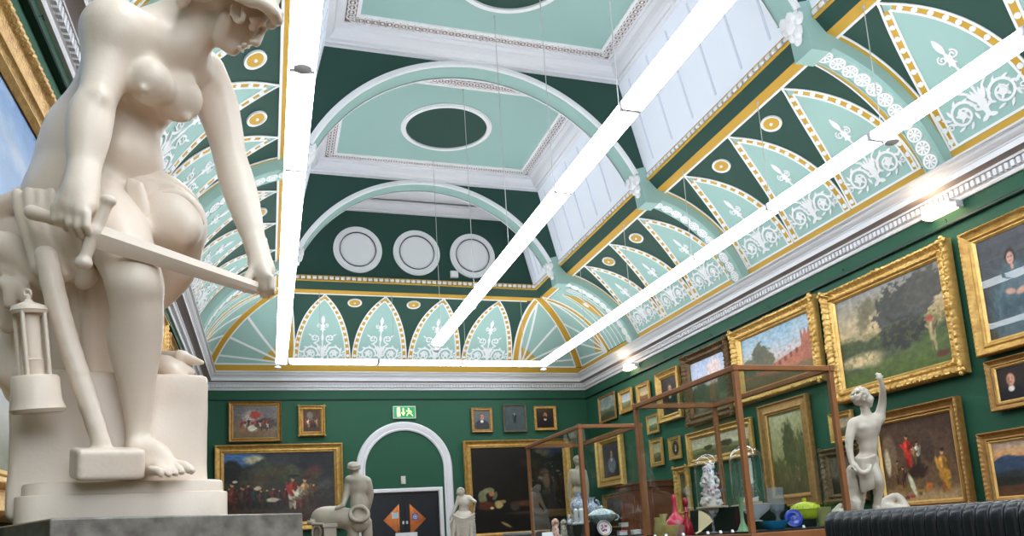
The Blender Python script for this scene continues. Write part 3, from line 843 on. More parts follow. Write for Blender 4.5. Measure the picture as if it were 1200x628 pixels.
def pt_land(sky, far, near, seed=1, tree=None, horizon=.45, extra=None):
    def g(w, h):
        p = Paint(w, h, 90, sky); N = p.noise
        p.vgrad([(0, near), (horizon*.6, near), (horizon, far), (horizon+.02, [min(255, x*1.08) for x in sky]), (1, [x*.86 for x in sky])])
        p.put(.6*(N(5, 4, seed)-.4), (224, 216, 206)); p.below(lambda u: horizon+.05*np.sin(u*6+seed)+.02*np.sin(u*19), far, .02)
        p.below(lambda u: horizon*.62+.05*np.sin(u*5+seed*2), near, .08)
        if tree:
            for k, (tu, tv, tr) in enumerate(tree): p.blob(tu, tv, tr, tr*1.6, [x*.62 for x in near], .3, rag=.7, seed=k+seed)
        if extra: extra(p)
        p.mottle(.25, 30, seed); return p
    return g
def pt_skyfar(w, h):                      # pale sky and pink cloud over woods
    p = Paint(w, h, 95, (190, 200, 220)); N = p.noise
    p.vgrad([(0, (64, 60, 40)), (.22, (84, 84, 52)), (.42, (110, 108, 70)), (.5, (200, 196, 200)), (.75, (186, 196, 222)), (1, (160, 176, 206))])
    p.blob(.68, .72, .18, .22, (226, 200, 194), .6, rag=.6); p.put(.6*(N(5, 4, 5)-.4), (230, 224, 222))
    p.blob(.24, .40, .20, .16, (66, 74, 44), .3, rag=.7, seed=3); p.blob(.62, .36, .24, .14, (88, 92, 52), .3, rag=.7, seed=4); p.blob(.85, .44, .13, .16, (70, 76, 44), .3, rag=.7, seed=5)
    p.mottle(.2, 34); return p
def pt_cavalry(w, h):                     # red riders and smoke
    p = Paint(w, h, 90, (110, 96, 84)); N = p.noise
    p.vgrad([(0, (104, 80, 54)), (.3, (120, 96, 68)), (.5, (96, 84, 76)), (1, (92, 92, 98))]); p.put(.7*(N(5, 5, 2)-.3), (142, 130, 120))
    p.blob(.44, .62, .20, .22, (176, 168, 160), .7); p.blob(.72, .45, .28, .16, (62, 50, 48), .4, rag=.6); p.blob(.50, .72, .13, .12, (158, 56, 44), .5, rag=.6, seed=5)
    p.horse(.46, .20, .20, (206, 198, 184)); p.horse(.24, .20, .18, (130, 92, 64)); p.horse(.70, .22, .18, (60, 46, 40))
    for k in range(9):
        u = .18+.085*k; p.person(u, .30+.03*(k % 3), .26, [(176, 50, 40), (150, 44, 38), (60, 50, 56)][k % 3], legs=(196, 186, 166) if k % 2 else (90, 64, 48))
    p.blob(.42, .30, .09, .09, (214, 206, 190), .4); p.blob(.22, .28, .07, .08, (140, 96, 66), .4); p.mottle(.25, 30); return p
def pt_tavern(w, h):
    p = Paint(w, h, 110, (74, 50, 40)); p.put(.5*(p.noise(4, 4, 2)-.3), (110, 84, 66))
    p.blob(.4, .75, .18, .18, (120, 110, 100), .5)
    for k in range(6): p.person(.2+.12*k, .18+.03*(k % 2), .42, [(150, 50, 40), (196, 180, 150), (90, 60, 40), (120, 40, 36), (60, 56, 70), (170, 130, 80)][k])
    p.mottle(.25, 20); return p
def pt_market(w, h):                      # dark wide scene: blue sky gap, soldier in red, group under trees
    p = Paint(w, h, 80, (40, 38, 34)); N = p.noise
    p.vgrad([(0, (36, 26, 20)), (.3, (44, 36, 28)), (.6, (44, 48, 42)), (1, (40, 44, 48))]); p.put(.5*(N(6, 6, 2)-.35), (70, 74, 62))
    p.blob(.10, .98, .22, .16, (70, 108, 158), .6); p.blob(.27, .90, .09, .06, (176, 170, 140), .6); p.blob(.07, .74, .09, .16, (36, 34, 32), .4, rag=.5)
    p.blob(.36, .74, .14, .16, (54, 58, 48), .3, rag=.7, seed=5); p.blob(.60, .72, .07, .08, (96, 88, 64), .4, rag=.7, seed=6); p.blob(.85, .8, .18, .2, (34, 34, 38), .5)
    r = random.Random(3)
    for k in range(16): p.blob(.15+.7*r.random(), .50+.25*r.random(), .05+.05*r.random(), .05+.05*r.random(), (r.randint(40, 84), r.randint(40, 70), r.randint(30, 46)), .5, rag=1., seed=k, a=.7)
    for k in range(12): p.person(.05+.055*k, .20+.05*r.random(), .24+.1*r.random(), (r.randint(40, 110), r.randint(32, 56), r.randint(28, 50)))
    p.person(.61, .20, .46, (158, 44, 36), legs=(186, 176, 150)); p.person(.72, .20, .44, (184, 146, 96), legs=(80, 50, 36)); p.person(.665, .18, .36, (206, 196, 170), legs=(120, 60, 44)); p.person(.80, .22, .34, (84, 60, 44))
    p.blob(.62, .66, .05, .022, (30, 26, 26), .3); p.blob(.735, .64, .045, .03, (60, 40, 30), .4); p.blob(.44, .33, .06, .03, (196, 186, 160), .4, rag=.6); p.blob(.30, .50, .03, .03, (196, 176, 140), .5, rag=.5)
    p.person(.08, .16, .44, (104, 52, 42)); p.person(.17, .18, .36, (70, 54, 44)); p.blob(.10, .60, .022, .018, (214, 196, 170), .4)
    p.below(lambda u: .20+.02*np.sin(u*9), (70, 50, 34), .05, .8)
    for a in np.linspace(0, 1, 14): p.blob(.60+.36*a, .30+.26*a, .03, .016, (84, 62, 40), .6, -.5, .7)
    p.blob(.92, .52, .06, .06, (66, 64, 60), .5, rag=.8); p.mottle(.3, 34); return p
def pt_dark(w, h):                        # very dark picture with a hooded old figure at the left
    p = Paint(w, h, 80, (18, 15, 12)); p.put(.4*(p.noise(4, 4, 2)-.3), (44, 32, 22))
    p.blob(.15, .47, .085, .05, (126, 124, 88), .2, .35, rag=.3); p.blob(.105, .41, .04, .085, (112, 114, 84), .25, .2, rag=.4); p.blob(.235, .43, .022, .05, (96, 98, 76), .3, -.4, rag=.4); p.blob(.18, .435, .04, .035, (30, 24, 20), .3); p.blob(.20, .455, .028, .03, (176, 112, 76), .4)
    p.blob(.14, .32, .09, .05, (84, 40, 30), .5); p.blob(.27, .33, .045, .045, (170, 150, 96), .4, rag=.4); p.blob(.32, .36, .03, .02, (150, 130, 80), .5); p.blob(.20, .29, .02, .015, (206, 176, 130), .4)
    p.blob(.44, .30, .05, .05, (58, 56, 50), .5); p.blob(.60, .33, .18, .035, (82, 54, 34), .6); p.blob(.34, .09, .06, .015, (150, 130, 84), .5, -.5); p.blob(.68, .22, .3, .02, (60, 48, 34), .8)
    p.blob(.80, .58, .04, .08, (96, 70, 46), .5); p.blob(.78, .70, .05, .04, (70, 48, 38), .6); p.blob(.62, .80, .10, .06, (34, 28, 22), .8); p.mottle(.2, 30); return p
def pt_slate(w, h):                       # pale small standing figure on a grey-green ground
    p = Paint(w, h, 90, (62, 74, 76)); p.put(.6*(p.noise(3, 5, 2)-.3), (92, 104, 106)); p.person(.5, .30, .45, (40, 48, 54), skin=(190, 186, 180)); p.blob(.5, .66, .02, .05, (176, 180, 178), .5); p.mottle(.1, 20); return p
def pt_clouds(w, h):
    p = Paint(w, h, 70, (110, 140, 176)); p.vgrad([(0, (110, 116, 96)), (.15, (196, 196, 190)), (.5, (150, 172, 204)), (1, (84, 126, 176))])
    p.put(1.7*(p.noise(4, 6, 8, 5)-.48), (226, 220, 214)); p.put(.9*(p.noise(3, 4, 5, 4)-.5), (190, 190, 198)); p.mottle(.06, 20); return p
def pt_oval(w, h):
    p = Paint(w, h, 130, (150, 120, 74)); p.blob(.5, .5, .36, .42, (44, 36, 30), .06); p.face(.5, .56, .13, (190, 146, 116), (60, 44, 34), (34, 30, 30)); q = ((p.u-.5)/.36)**2+((p.v-.5)/.42)**2 > 1; p.put(q*1., (158, 128, 78)); return p
def pt_tree(w, h):
    p = Paint(w, h, 90, (170, 160, 110)); N = p.noise
    p.vgrad([(0, (70, 62, 40)), (.25, (96, 88, 52)), (.5, (150, 146, 100)), (1, (178, 176, 140))]); p.blob(.55, .55, .20, .32, (72, 74, 42), .3, rag=.8); p.blob(.85, .45, .14, .30, (84, 84, 48), .3, rag=.8, seed=4); p.blob(.2, .3, .2, .14, (88, 84, 46), .3, rag=.7, seed=6)
    p.put(.4*(N(5, 8, 6)-.3), (140, 140, 90)); p.mottle(.2, 26); return p

# right wall, from the near end to the far corner
picture('R', 5.64, 4.62, 2.49, 3.76, .13, 'deep', M_gold, pt_lady, 'gold framed glazed portrait of a woman in blue with folded hands', dp=.09, glazed=True, inner=.03)
picture('R', 5.60, 4.86, 1.94, 2.44, .085, 'deep', M_goldd, pt_portrait((44, 36, 34), (205, 150, 126), (30, 28, 34), (50, 38, 32), r=.17, v=.60, u=.24), 'small framed portrait of a pale man in black, below the blue lady', dp=.06, inner=.02)
picture('R', 5.80, 4.45, 1.02, 1.76, .11, 'deep', M_goldd, pt_sunset, 'framed mountain landscape with orange sunset sky, low at the right above the black radiator', dp=.07, inner=.02)
picture('R', 7.68, 5.78, 2.38, 3.80, .17, 'ornate', M_goldb, pt_river, 'large gold framed river landscape with dark trees, between ruin picture and blue lady', dp=.11, inner=.03)
picture('R', 7.22, 5.95, 1.02, 2.175, .13, 'deep', M_goldd, pt_cave, 'framed scene of figures in a dim room, one in red, behind the raised arm', dp=.10, inner=.025)
picture('R', 7.86, 7.46, 1.93, 2.30, .07, 'deep', M_gold, pt_land((150, 140, 110), (96, 96, 60), (70, 66, 40), 3), 'small gold landscape just left of the raised arm statue, partly behind the near case', dp=.05)
picture('R', 8.07, 7.36, 1.20, 1.88, .11, 'ornate', M_goldk, pt_land((84, 76, 60), (60, 56, 40), (44, 38, 28), 4), 'dark picture in a carved bronze frame, between near case and raised arm statue', dp=.08)
picture('R', 9.70, 7.82, 2.73, 3.86, .18, 'ornate', M_goldb, pt_ruin, 'large gold framed landscape with a terracotta ruin, above the near display case', dp=.11, inner=.03)
picture('R', 9.25, 8.20, 1.20, 2.64, .17, 'flat', M_goldd, pt_tree, 'tall wooden framed landscape with a green tree, seen through the near display case', dp=.09, inner=.02)
picture('R', 11.15, 9.79, 2.64, 3.83, .17, 'ornate', M_goldk, pt_skyfar, 'landscape with pink cloud in a carved dark bronze frame, behind the near case', dp=.11)
picture('R', 11.30, 9.46, 1.98, 2.54, .12, 'deep', M_gold, pt_land((186, 180, 150), (120, 124, 84), (92, 88, 54), 6, tree=[(.3, .45, .08), (.62, .5, .10)]), 'wide gold framed landscape seen behind the two glass domes', dp=.06)
picture('R', 12.13, 11.34, 2.84, 3.74, .13, 'deep', M_gold, pt_portrait((40, 32, 28), (196, 150, 120), (22, 20, 22), (70, 54, 44), r=.12), 'gold framed portrait of a man in black, second column left of the cloudy landscape', dp=.08)
picture('R', 12.95, 12.44, 3.27, 3.71, .08, 'flat', M_gold, pt_land((190, 170, 130), (140, 96, 64), (112, 84, 52), 7), 'small gold framed brown landscape in the top row, just right of the near case corner', dp=.05)
picture('R', 13.73, 13.16, 3.28, 3.74, .08, 'flat', M_gold, pt_land((176, 186, 186), (128, 130, 90), (110, 104, 66), 8), 'small gold framed pale landscape in the top row, above the far case', dp=.05)
picture('R', 14.74, 13.93, 3.25, 3.81, .045, 'flat', M_goldd, pt_land((120, 134, 128), (96, 104, 84), (66, 70, 50), 9), 'grey green landscape in a thin frame, last of the top row by the far corner', dp=.04)
picture('R', 12.66, 12.23, 2.72, 3.07, .05, 'flat', M_gold, pt_land((170, 176, 150), (120, 124, 90), (92, 92, 60), 10), 'small pale landscape in a thin gold frame, above and left of the oval portrait', dp=.04)
picture('R', 12.61, 12.16, 2.12, 2.62, .08, 'flat', M_gold, pt_land((170, 160, 120), (120, 110, 70), (84, 76, 48), 11), 'small gold framed landscape left of the oval portrait', dp=.05)
picture('R', 11.93, 11.53, 2.17, 2.56, .05, 'flat', M_gold, pt_oval, 'small oval portrait in a square gold mount, seen through the near display case', dp=.04)
picture('R', 14.92, 13.72, 1.90, 3.00, .20, 'deep', M_goldb, pt_portrait((60, 56, 60), (196, 160, 140), (120, 126, 140), (60, 46, 40), r=.10), 'tall gold framed portrait seen through the far display case', dp=.12)
picture('R', 14.85, 13.75, 1.0, 1.76, .11, 'deep', M_goldd, pt_land((66, 60, 50), (50, 46, 36), (36, 32, 26), 12), 'dark picture in a brown frame below the tall gold portrait in the far corner', dp=.06)
picture('R', 11.79, 11.33, 1.15, 2.03, .13, 'ornate', M_gold, pt_land((90, 80, 56), (72, 62, 40), (50, 44, 30), 13), 'carved gold frame with a dark picture, beside the reddish wooden cabinet', dp=.08)

# far wall
picture('F', -.70, .275, 3.11, 3.90, .085, 'deep', M_goldd, pt_cavalry, 'small framed battle scene with red riders, above the wide dark painting on the far wall', dp=.07, inner=.015)
picture('F', .585, 1.105, 3.20, 3.82, .10, 'ornate', M_gold, pt_tavern, 'small crowd scene in a carved gold frame, beside the red riders picture', dp=.07)
picture('F', -.95, 1.425, 1.38, 3.06, .17, 'deep', M_gold, pt_market, 'wide dark painting of a crowd with a red soldier, left of the arched doorway', dp=.10, inner=.02)
picture('F', 4.10, 4.56, 3.22, 3.745, .065, 'flat', M_goldd, pt_portrait((84, 92, 96), (180, 130, 110), (50, 54, 60), (90, 80, 70), r=.15), 'small framed portrait on grey ground, left of three on the far wall', dp=.05)
picture('F', 4.795, 5.325, 3.215, 3.815, .04, 'flat', M_grey, pt_slate, 'grey picture in a thin grey frame, between two small far wall portraits', dp=.05)
picture('F', 5.50, 6.01, 3.24, 3.77, .06, 'flat', M_gold, pt_portrait((40, 28, 24), (186, 130, 100), (24, 20, 20), (40, 28, 22), beard=(60, 40, 30), r=.14), 'small gold framed portrait of a bearded man, right of three on the far wall', dp=.05)
picture('F', 3.885, 6.25, .96, 3.045, .16, 'deep', M_gold, pt_dark, 'huge nearly black painting with a hooded figure, right of the arched doorway', dp=.10, inner=.02)

# left wall
picture('L', 1.55, 4.62, 1.25, 3.50, .22, 'deep', M_gold, pt_clouds, 'large gold framed painting of blue cloudy sky, behind the big marble woman', dp=.12, inner=.04)
picture('L', 7.9, 9.4, 2.35, 3.72, .16, 'deep', M_gold, pt_land((150, 130, 90), (110, 88, 54), (80, 60, 36), 14), 'gold framed picture on the left wall, first seen past the marble woman knee', dp=.10)
picture('L', 9.7, 10.95, 2.5, 3.70, .14, 'deep', M_goldd, pt_land((110, 100, 80), (84, 76, 52), (60, 52, 34), 15), 'framed picture on the left wall nearer the far corner', dp=.09)

# ---------------------------------------------------------------- doorway on the far wall
M_door = mat('door_black', (24, 26, 34), .35, spec=.4)
M_doorwhite = mat('door_white', (222, 222, 228), .5)
am = MB()
n = 48
pf = [(ARI, 0), (ARI, .03), (ARI+.03, .045), (ARI+.05, .03), (ARI+.075, .035), (ARI+.13, .06), (ARI+.16, .055), (ARI+.185, .02), (ARI+.185, 0)]
rows = []
rows.append([(AX+r, D-h, 0) for r, h in pf])
for k in range(n+1):
    a = pi*k/n; rows.append([(AX+r*cos(a), D-h, AZ+r*sin(a)) for r, h in pf])
rows.append([(AX-r, D-h, 0) for r, h in pf])
am.grid(rows)
am.build('trim_arch', M_doorwhite, kind='structure', smooth=True, auto=35)
dc = MB()
sweep = [(0, 0), (0, .035), (.02, .045), (.07, .045), (.085, .02), (.085, -.10)]
for (p0, p1, q0, q1) in (((DX0-.085, 0), (DX0-.085, DTOP+.085), (1, 0), None), ):
    pass
def casing(x0, x1, zt, wd):
    pts = [(x0, 0), (x0, zt), (x1, zt), (x1, 0)]; ins = [(1, 0), (1, -1), (-1, -1), (-1, 0)]
    dc.grid([[(p[0]+i[0]*d, D-h, p[1]+i[1]*d) for d, h in sweep] for p, i in zip(pts, ins)])
casing(DX0-.085, DX1+.085, DTOP+.085, .085)
dc.build('trim_door', M_doorwhite, kind='structure')
doors = []
mid = (DX0+DX1)/2
for si, (x0, x1) in enumerate(((DX0, mid-.002), (mid+.002, DX1))):
    t = empty('door_%d' % (si+1), ((x0+x1)/2, D+.1, 0), kind='structure')
    m = MB(); y0, y1 = D+.04, D+.085
    cz = 1.49; inner = mid-.10 if si == 0 else mid+.10; tipx = inner-.33 if si == 0 else inner+.33
    hh = .325
    # leaf with a triangular pane cut out
    sgn = -1 if si == 0 else 1
    outer = x0 if si == 0 else x1; edge = mid-.002 if si == 0 else mid+.002
    A, B, Cc = (inner, cz+hh), (tipx, cz), (inner, cz-hh)
    for y in (y0, y1):
        poly = lambda *ps: m.add([(p[0], y, p[1]) for p in ps], [tuple(range(len(ps)))])
        poly((edge, 0), (inner, 0), (inner, DTOP), (edge, DTOP)); poly((inner, 0), (outer, 0), (outer, cz), B, Cc); poly((inner, DTOP), (outer, DTOP), (outer, cz), B, A)
    for p, q in ((A, B), (B, Cc), (Cc, A)): m.quad((p[0], y0, p[1]), (q[0], y0, q[1]), (q[0], y1, q[1]), (p[0], y1, p[1]))
    m.quad((edge, y0, 0), (edge, y1, 0), (edge, y1, DTOP), (edge, y0, DTOP))
    m.box((edge+sgn*.02-.012, y0-.012, .02), (edge+sgn*.02+.012, y0, DTOP-.02)) if si == 0 else m.box((edge+.008, y0-.012, .02), (edge+.032, y0, DTOP-.02))
    m.build('door_leaf', M_door, t)
    g = MB().add([(p[0], D+.062, p[1]) for p in (A, B, Cc)], [(0, 1, 2)]); g.build('door_pane', glass_mat('door_glass') if 'door_glass' not in MATS else MATS['door_glass'], t)
    h = MB().box((edge+sgn*.035-.02, y0-.03, 1.40), (edge+sgn*.035+.02, y0-.012, 1.46)); h.build('door_handle', mat('steel', (190, 192, 196), .3, metal=.8), t)
    if si == 1:
        sg = MB().box((inner+.05, y0-.004, 1.47), (inner+.17, y0+.0, 1.60)); so = sg.build('notice_plate', mat('sign_blue', (40, 90, 170), .5), t)
        fz = lambda u, v, h_: (inner+.11+u, y0-.004-h_, 1.535+v); k = MB(); disc(k, fz, (0, 0), .045, .045, 0, .003, 0, 16, hole=.8); disc(k, fz, (0, 0), .018, .018, 0, .003, 0, 8); k.build('notice_mark', M_doorwhite, so)
    else:
        MB().box((inner-.16, y0-.004, 1.52), (inner-.03, y0, 1.64)).build('notice_plate', mat('sign_pale', (176, 206, 214), .5), t)
# lobby seen through the door panes: warm wooden panelling
M_wood2 = mat('lobby_wood', (176, 116, 66), .45, noise=.5, nscale=6, rgb2=(140, 86, 46))
lb = MB()
lb.box((1.2, D+1.6, 0), (4.2, D+1.7, 2.6))
for k in range(8): lb.box((1.25+.37*k, D+1.56, .2), (1.52+.37*k, D+1.6, 1.2)); lb.box((1.25+.37*k, D+1.56, 1.3), (1.52+.37*k, D+1.6, 2.3))
lb.quad((1.2, D+.14, 2.6), (4.2, D+.14, 2.6), (4.2, D+1.7, 2.6), (1.2, D+1.7, 2.6)); lb.quad((1.2, D+.14, 0), (4.2, D+.14, 0), (4.2, D+1.7, 0), (1.2, D+1.7, 0))
lb.quad((1.2, D+.14, 0), (1.2, D+1.7, 0), (1.2, D+1.7, 2.6), (1.2, D+.14, 2.6)); lb.quad((4.2, D+.14, 0), (4.2, D+1.7, 0), (4.2, D+1.7, 2.6), (4.2, D+.14, 2.6))
lb.build('wall_lobby', M_wood2, kind='structure')
la = bpy.data.lights.new('lobby_lamp', 'POINT'); la.energy = 60; la.color = (1, .85, .7); la.shadow_soft_size = .2
lo = bpy.data.objects.new('lobby_lamp', la); COL.objects.link(lo); lo.location = (2.7, D+.8, 2.3)
tag(MB().box((2.575, D-.03, 2.20), (2.665, D, 2.36)).box((2.595, D-.04, 2.22), (2.645, D-.03, 2.28)).build('door_sensor', mat('sensor_cream', (206, 202, 186), .4), bevel=.005), 'small cream sensor box centred above the double doors', 'sensor')
# exit sign
t = empty('exit_sign', (2.69, D-.05, 3.54), 'lit green exit sign with running figure, down arrow and door, above the arch', 'sign')
MB().box((2.455, D-.06, 3.535), (2.925, D, 3.795)).build('housing', mat('sign_frame', (196, 204, 196), .4), t, bevel=.006)
MB().box((2.475, D-.066, 3.555), (2.905, D-.06, 3.775)).build('panel', mat('exit_green', (20, 140, 84), .4, emit=.5), t)
mk = MB(); Y = D-.069
mk.quad((2.535, Y, 3.575), (2.60, Y, 3.575), (2.60, Y, 3.755), (2.535, Y, 3.755))          # door
mk.add([(2.655, Y, 3.75), (2.675, Y, 3.75), (2.675, Y, 3.66), (2.705, Y, 3.66), (2.665, Y, 3.59), (2.625, Y, 3.66), (2.655, Y, 3.66)], [(0, 1, 2, 3, 4, 5, 6)])   # arrow
mk.ball((2.775, Y, 3.735), (.017, .003, .017), 8)
mk.tube([(2.775, Y, 3.71), (2.79, Y, 3.655)], .014, 6); mk.tube([(2.79, Y, 3.655), (2.755, Y, 3.63), (2.735, Y, 3.59)], .009, 6); mk.tube([(2.79, Y, 3.655), (2.825, Y, 3.625), (2.86, Y, 3.585)], .009, 6)
mk.tube([(2.775, Y, 3.705), (2.745, Y, 3.68), (2.725, Y, 3.70)], .007, 6); mk.tube([(2.78, Y, 3.70), (2.815, Y, 3.69), (2.84, Y, 3.66)], .007, 6)
mk.build('pictogram', mat('exit_mark', (246, 240, 150), .4, emit=1.6), t)
# ================================================================== carved marble: smooth blended volumes -> one mesh
def surface_nets(F, org, h):
    S = F < 0
    nx, ny, nz = F.shape
    c = np.zeros((nx-1, ny-1, nz-1), np.uint8)
    for dx in (0, 1):
        for dy in (0, 1):
            for dz in (0, 1): c += S[dx:nx-1+dx, dy:ny-1+dy, dz:nz-1+dz]
    act = (c > 0) & (c < 8)
    idx = np.argwhere(act)
    vid = -np.ones(act.shape, np.int64); vid[act] = np.arange(len(idx))
    acc = np.zeros((len(idx), 3)); cnt = np.zeros(len(idx))
    corners = [(a, b, d) for a in (0, 1) for b in (0, 1) for d in (0, 1)]
    val = {k: F[idx[:, 0]+k[0], idx[:, 1]+k[1], idx[:, 2]+k[2]] for k in corners}
    for k in corners:
        for ax in range(3):
            if k[ax] == 0:
                k2 = list(k); k2[ax] = 1; k2 = tuple(k2)
                a, b = val[k], val[k2]; m = (a < 0) != (b < 0)
                t = np.where(m, a/np.where(m, a-b, 1), 0)
                p = np.tile(np.array(k, float), (len(idx), 1)); p[:, ax] = t
                acc[m] += p[m]; cnt[m] += 1
    V = org+(idx+acc/np.maximum(cnt, 1)[:, None])*h
    faces = []
    for ax in range(3):
        sl0 = [slice(1, -1)]*3; sl0[ax] = slice(0, -1); sl1 = list(sl0); sl1[ax] = slice(1, None)
        A, B = S[tuple(sl0)], S[tuple(sl1)]
        for (m, flip) in ((A & ~B, False), (~A & B, True)):
            e = np.argwhere(m); off = [1, 1, 1]; off[ax] = 0; e = e+off
            o1, o2 = (ax+1) % 3, (ax+2) % 3
            def g(d1, d2):
                q = e.copy(); q[:, o1] -= d1; q[:, o2] -= d2; return vid[q[:, 0], q[:, 1], q[:, 2]]
            quad = np.stack([g(0, 0), g(1, 0), g(1, 1), g(0, 1)], 1)
            if flip: quad = quad[:, ::-1]
            faces.append(quad)
    return V, np.concatenate(faces)

class Sculpt:
    """signed-distance modelling in metres; primitives only touch their own neighbourhood"""
    def __init__(s, h, zmin=None): s.h = h; s.ops = []; s.lo = np.full(3, 1e9); s.hi = -s.lo; s.zmin = zmin; s.rgh = None
    def _rec(s, fn, a, kw, lo, hi, k):
        s.ops.append((fn, a, kw))
        if not kw.get('sub'): s.lo = np.minimum(s.lo, np.array(lo)-k); s.hi = np.maximum(s.hi, np.array(hi)+k)
        return s
    def cap(s, a, b, ra, rb, k=.02, sub=False):
        a, b = np.array(a, float), np.array(b, float); r = max(ra, rb); return s._rec(s._cap, (a, b, ra, rb, k), dict(sub=sub), np.minimum(a, b)-r, np.maximum(a, b)+r, k*.5)
    def ell(s, c, r, R=None, k=.02, sub=False):
        c = np.array(c, float); m = max(r); return s._rec(s._ell, (c, r, R, k), dict(sub=sub), c-m, c+m, k*.5)
    def box(s, c, hs, R=None, rnd=.01, k=.01, sub=False):
        c = np.array(c, float); m = float(np.linalg.norm(hs)); return s._rec(s._box, (c, hs, R, rnd, k), dict(sub=sub), c-m, c+m, k*.5)
    def _alloc(s):
        s.lo -= 3*s.h; s.hi += 3*s.h
        if s.zmin is not None: s.lo[2] = s.zmin
        s.o = s.lo; s.dim = np.ceil((s.hi-s.o)/s.h).astype(int)+1
        s.F = np.full(tuple(s.dim), .25, np.float32)
    def _win(s, lo, hi, pad):
        a = np.maximum(0, np.floor((np.array(lo)-pad-s.o)/s.h).astype(int)); b = np.minimum(s.dim, np.ceil((np.array(hi)+pad-s.o)/s.h).astype(int)+1)
        if np.any(b <= a): return None, None
        sl = tuple(slice(i, j) for i, j in zip(a, b))
        ax = [(s.o[k]+np.arange(a[k], b[k])*s.h).astype(np.float32) for k in range(3)]
        return sl, np.meshgrid(*ax, indexing='ij', sparse=False)
    def _mix(s, sl, d, k, sub=False):
        F = s.F[sl]
        if sub: d = -d; F2 = -F; 
        else: F2 = F
        if sub:
            hh = np.maximum(k-np.abs(F-d), 0)/k; s.F[sl] = np.maximum(F, d)+hh*hh*k*.25
        else:
            hh = np.maximum(k-np.abs(F-d), 0)/k; s.F[sl] = np.minimum(F, d)-hh*hh*k*.25
    def _cap(s, a, b, ra, rb, k=.02, sub=False):
        a, b = np.array(a, float), np.array(b, float); r = max(ra, rb)
        sl, G = s._win(np.minimum(a, b), np.maximum(a, b), r+k+s.h*2)
        if sl is None: return s
        ab = b-a; L2 = max(1e-9, ab@ab); X, Y, Z = G
        t = np.clip(((X-a[0])*ab[0]+(Y-a[1])*ab[1]+(Z-a[2])*ab[2])/L2, 0, 1)
        d = np.sqrt((X-a[0]-ab[0]*t)**2+(Y-a[1]-ab[1]*t)**2+(Z-a[2]-ab[2]*t)**2)-(ra+(rb-ra)*t)
        s._mix(sl, d, k, sub); return s
    def chain(s, pts, rs, k=.02, sub=False):
        P = np.array([np.array(p, float) for p in pts]); rs = list(rs)
        if len(P) > 2:                                 # smooth the run of centres and radii
            Q4 = np.column_stack([P, rs]); out = []
            for i in range(len(Q4)-1):
                p0, p1, p2, p3 = Q4[max(0, i-1)], Q4[i], Q4[i+1], Q4[min(len(Q4)-1, i+2)]
                for t in (0, .25, .5, .75): out.append(.5*((2*p1)+(-p0+p2)*t+(2*p0-5*p1+4*p2-p3)*t*t+(-p0+3*p1-3*p2+p3)*t**3))
            out.append(Q4[-1]); Q4 = np.array(out); P = Q4[:, :3]; rs = list(np.maximum(Q4[:, 3], min(rs)*.9))
        r = max(rs)
        return s._rec(s._chain, (P, list(rs), k), dict(sub=sub), P.min(0)-r, P.max(0)+r, k*.5)
    def _chain(s, P, rs, k=.02, sub=False):
        r = max(rs); sl, G = s._win(P.min(0), P.max(0), r+k+s.h*2)
        if sl is None: return s
        X, Y, Z = G; D_ = None
        for i in range(len(P)-1):
            a, b = P[i], P[i+1]; ab = b-a; L2 = max(1e-9, ab@ab)
            t = np.clip(((X-a[0])*ab[0]+(Y-a[1])*ab[1]+(Z-a[2])*ab[2])/L2, 0, 1); ts = t
            d = np.sqrt((X-a[0]-ab[0]*t)**2+(Y-a[1]-ab[1]*t)**2+(Z-a[2]-ab[2]*t)**2)-(rs[i]+(rs[i+1]-rs[i])*ts)
            if D_ is None: D_ = d
            else:
                kk = .004; hh = np.maximum(kk-np.abs(D_-d), 0)/kk; D_ = np.minimum(D_, d)-hh*hh*kk*.25
        s._mix(sl, D_, k, sub); return s
    def _ell(s, c, r, R=None, k=.02, sub=False):
        """ellipsoid; R = 3x3 with the axes as rows"""
        c = np.array(c, float); r = np.array(r, float); m = r.max()
        sl, (X, Y, Z) = s._win(c-m, c+m, k+s.h*2)
        if sl is None: return s
        P = np.stack([X-c[0], Y-c[1], Z-c[2]], -1)
        if R is not None: P = P @ np.array(R, np.float32).T
        q = np.sqrt(((P/r)**2).sum(-1)); g = np.sqrt(((P/(r*r))**2).sum(-1))
        d = np.where(q < 1e-4, -r.min(), q*(q-1)/np.maximum(g, 1e-6))
        s._mix(sl, d.astype(np.float32), k, sub); return s
    def _box(s, c, hs, R=None, rnd=.01, k=.01, sub=False, n=0.):
        c = np.array(c, float); hs = np.array(hs, float); m = np.linalg.norm(hs)
        sl, (X, Y, Z) = s._win(c-m, c+m, k+s.h*2)
        if sl is None: return s
        P = np.stack([X-c[0], Y-c[1], Z-c[2]], -1)
        if R is not None: P = P @ np.array(R, np.float32).T
        q = np.abs(P)-(hs-rnd)
        d = np.sqrt((np.maximum(q, 0)**2).sum(-1))+np.minimum(q.max(-1), 0)-rnd
        s._mix(sl, d.astype(np.float32), k, sub); return s
    def rough(s, amp, f, seed=0): s.rgh = (amp, f, seed); return s
    def _rough(s, amp, f, seed=0):
        r = np.random.default_rng(seed); g = r.random(tuple(np.maximum(2, (s.dim*s.h*f).astype(int)+2)))-.5
        ix = [np.arange(s.dim[k])*(g.shape[k]-1.001)/max(1, s.dim[k]-1) for k in range(3)]
        for ax in range(3):
            i0 = ix[ax].astype(int); t = ix[ax]-i0; t = t*t*(3-2*t); sh = [1, 1, 1]; sh[ax] = -1; t = t.reshape(sh)
            g = np.take(g, i0, ax)*(1-t)+np.take(g, i0+1, ax)*t
        s.F += (g*2*amp).astype(np.float32); return s
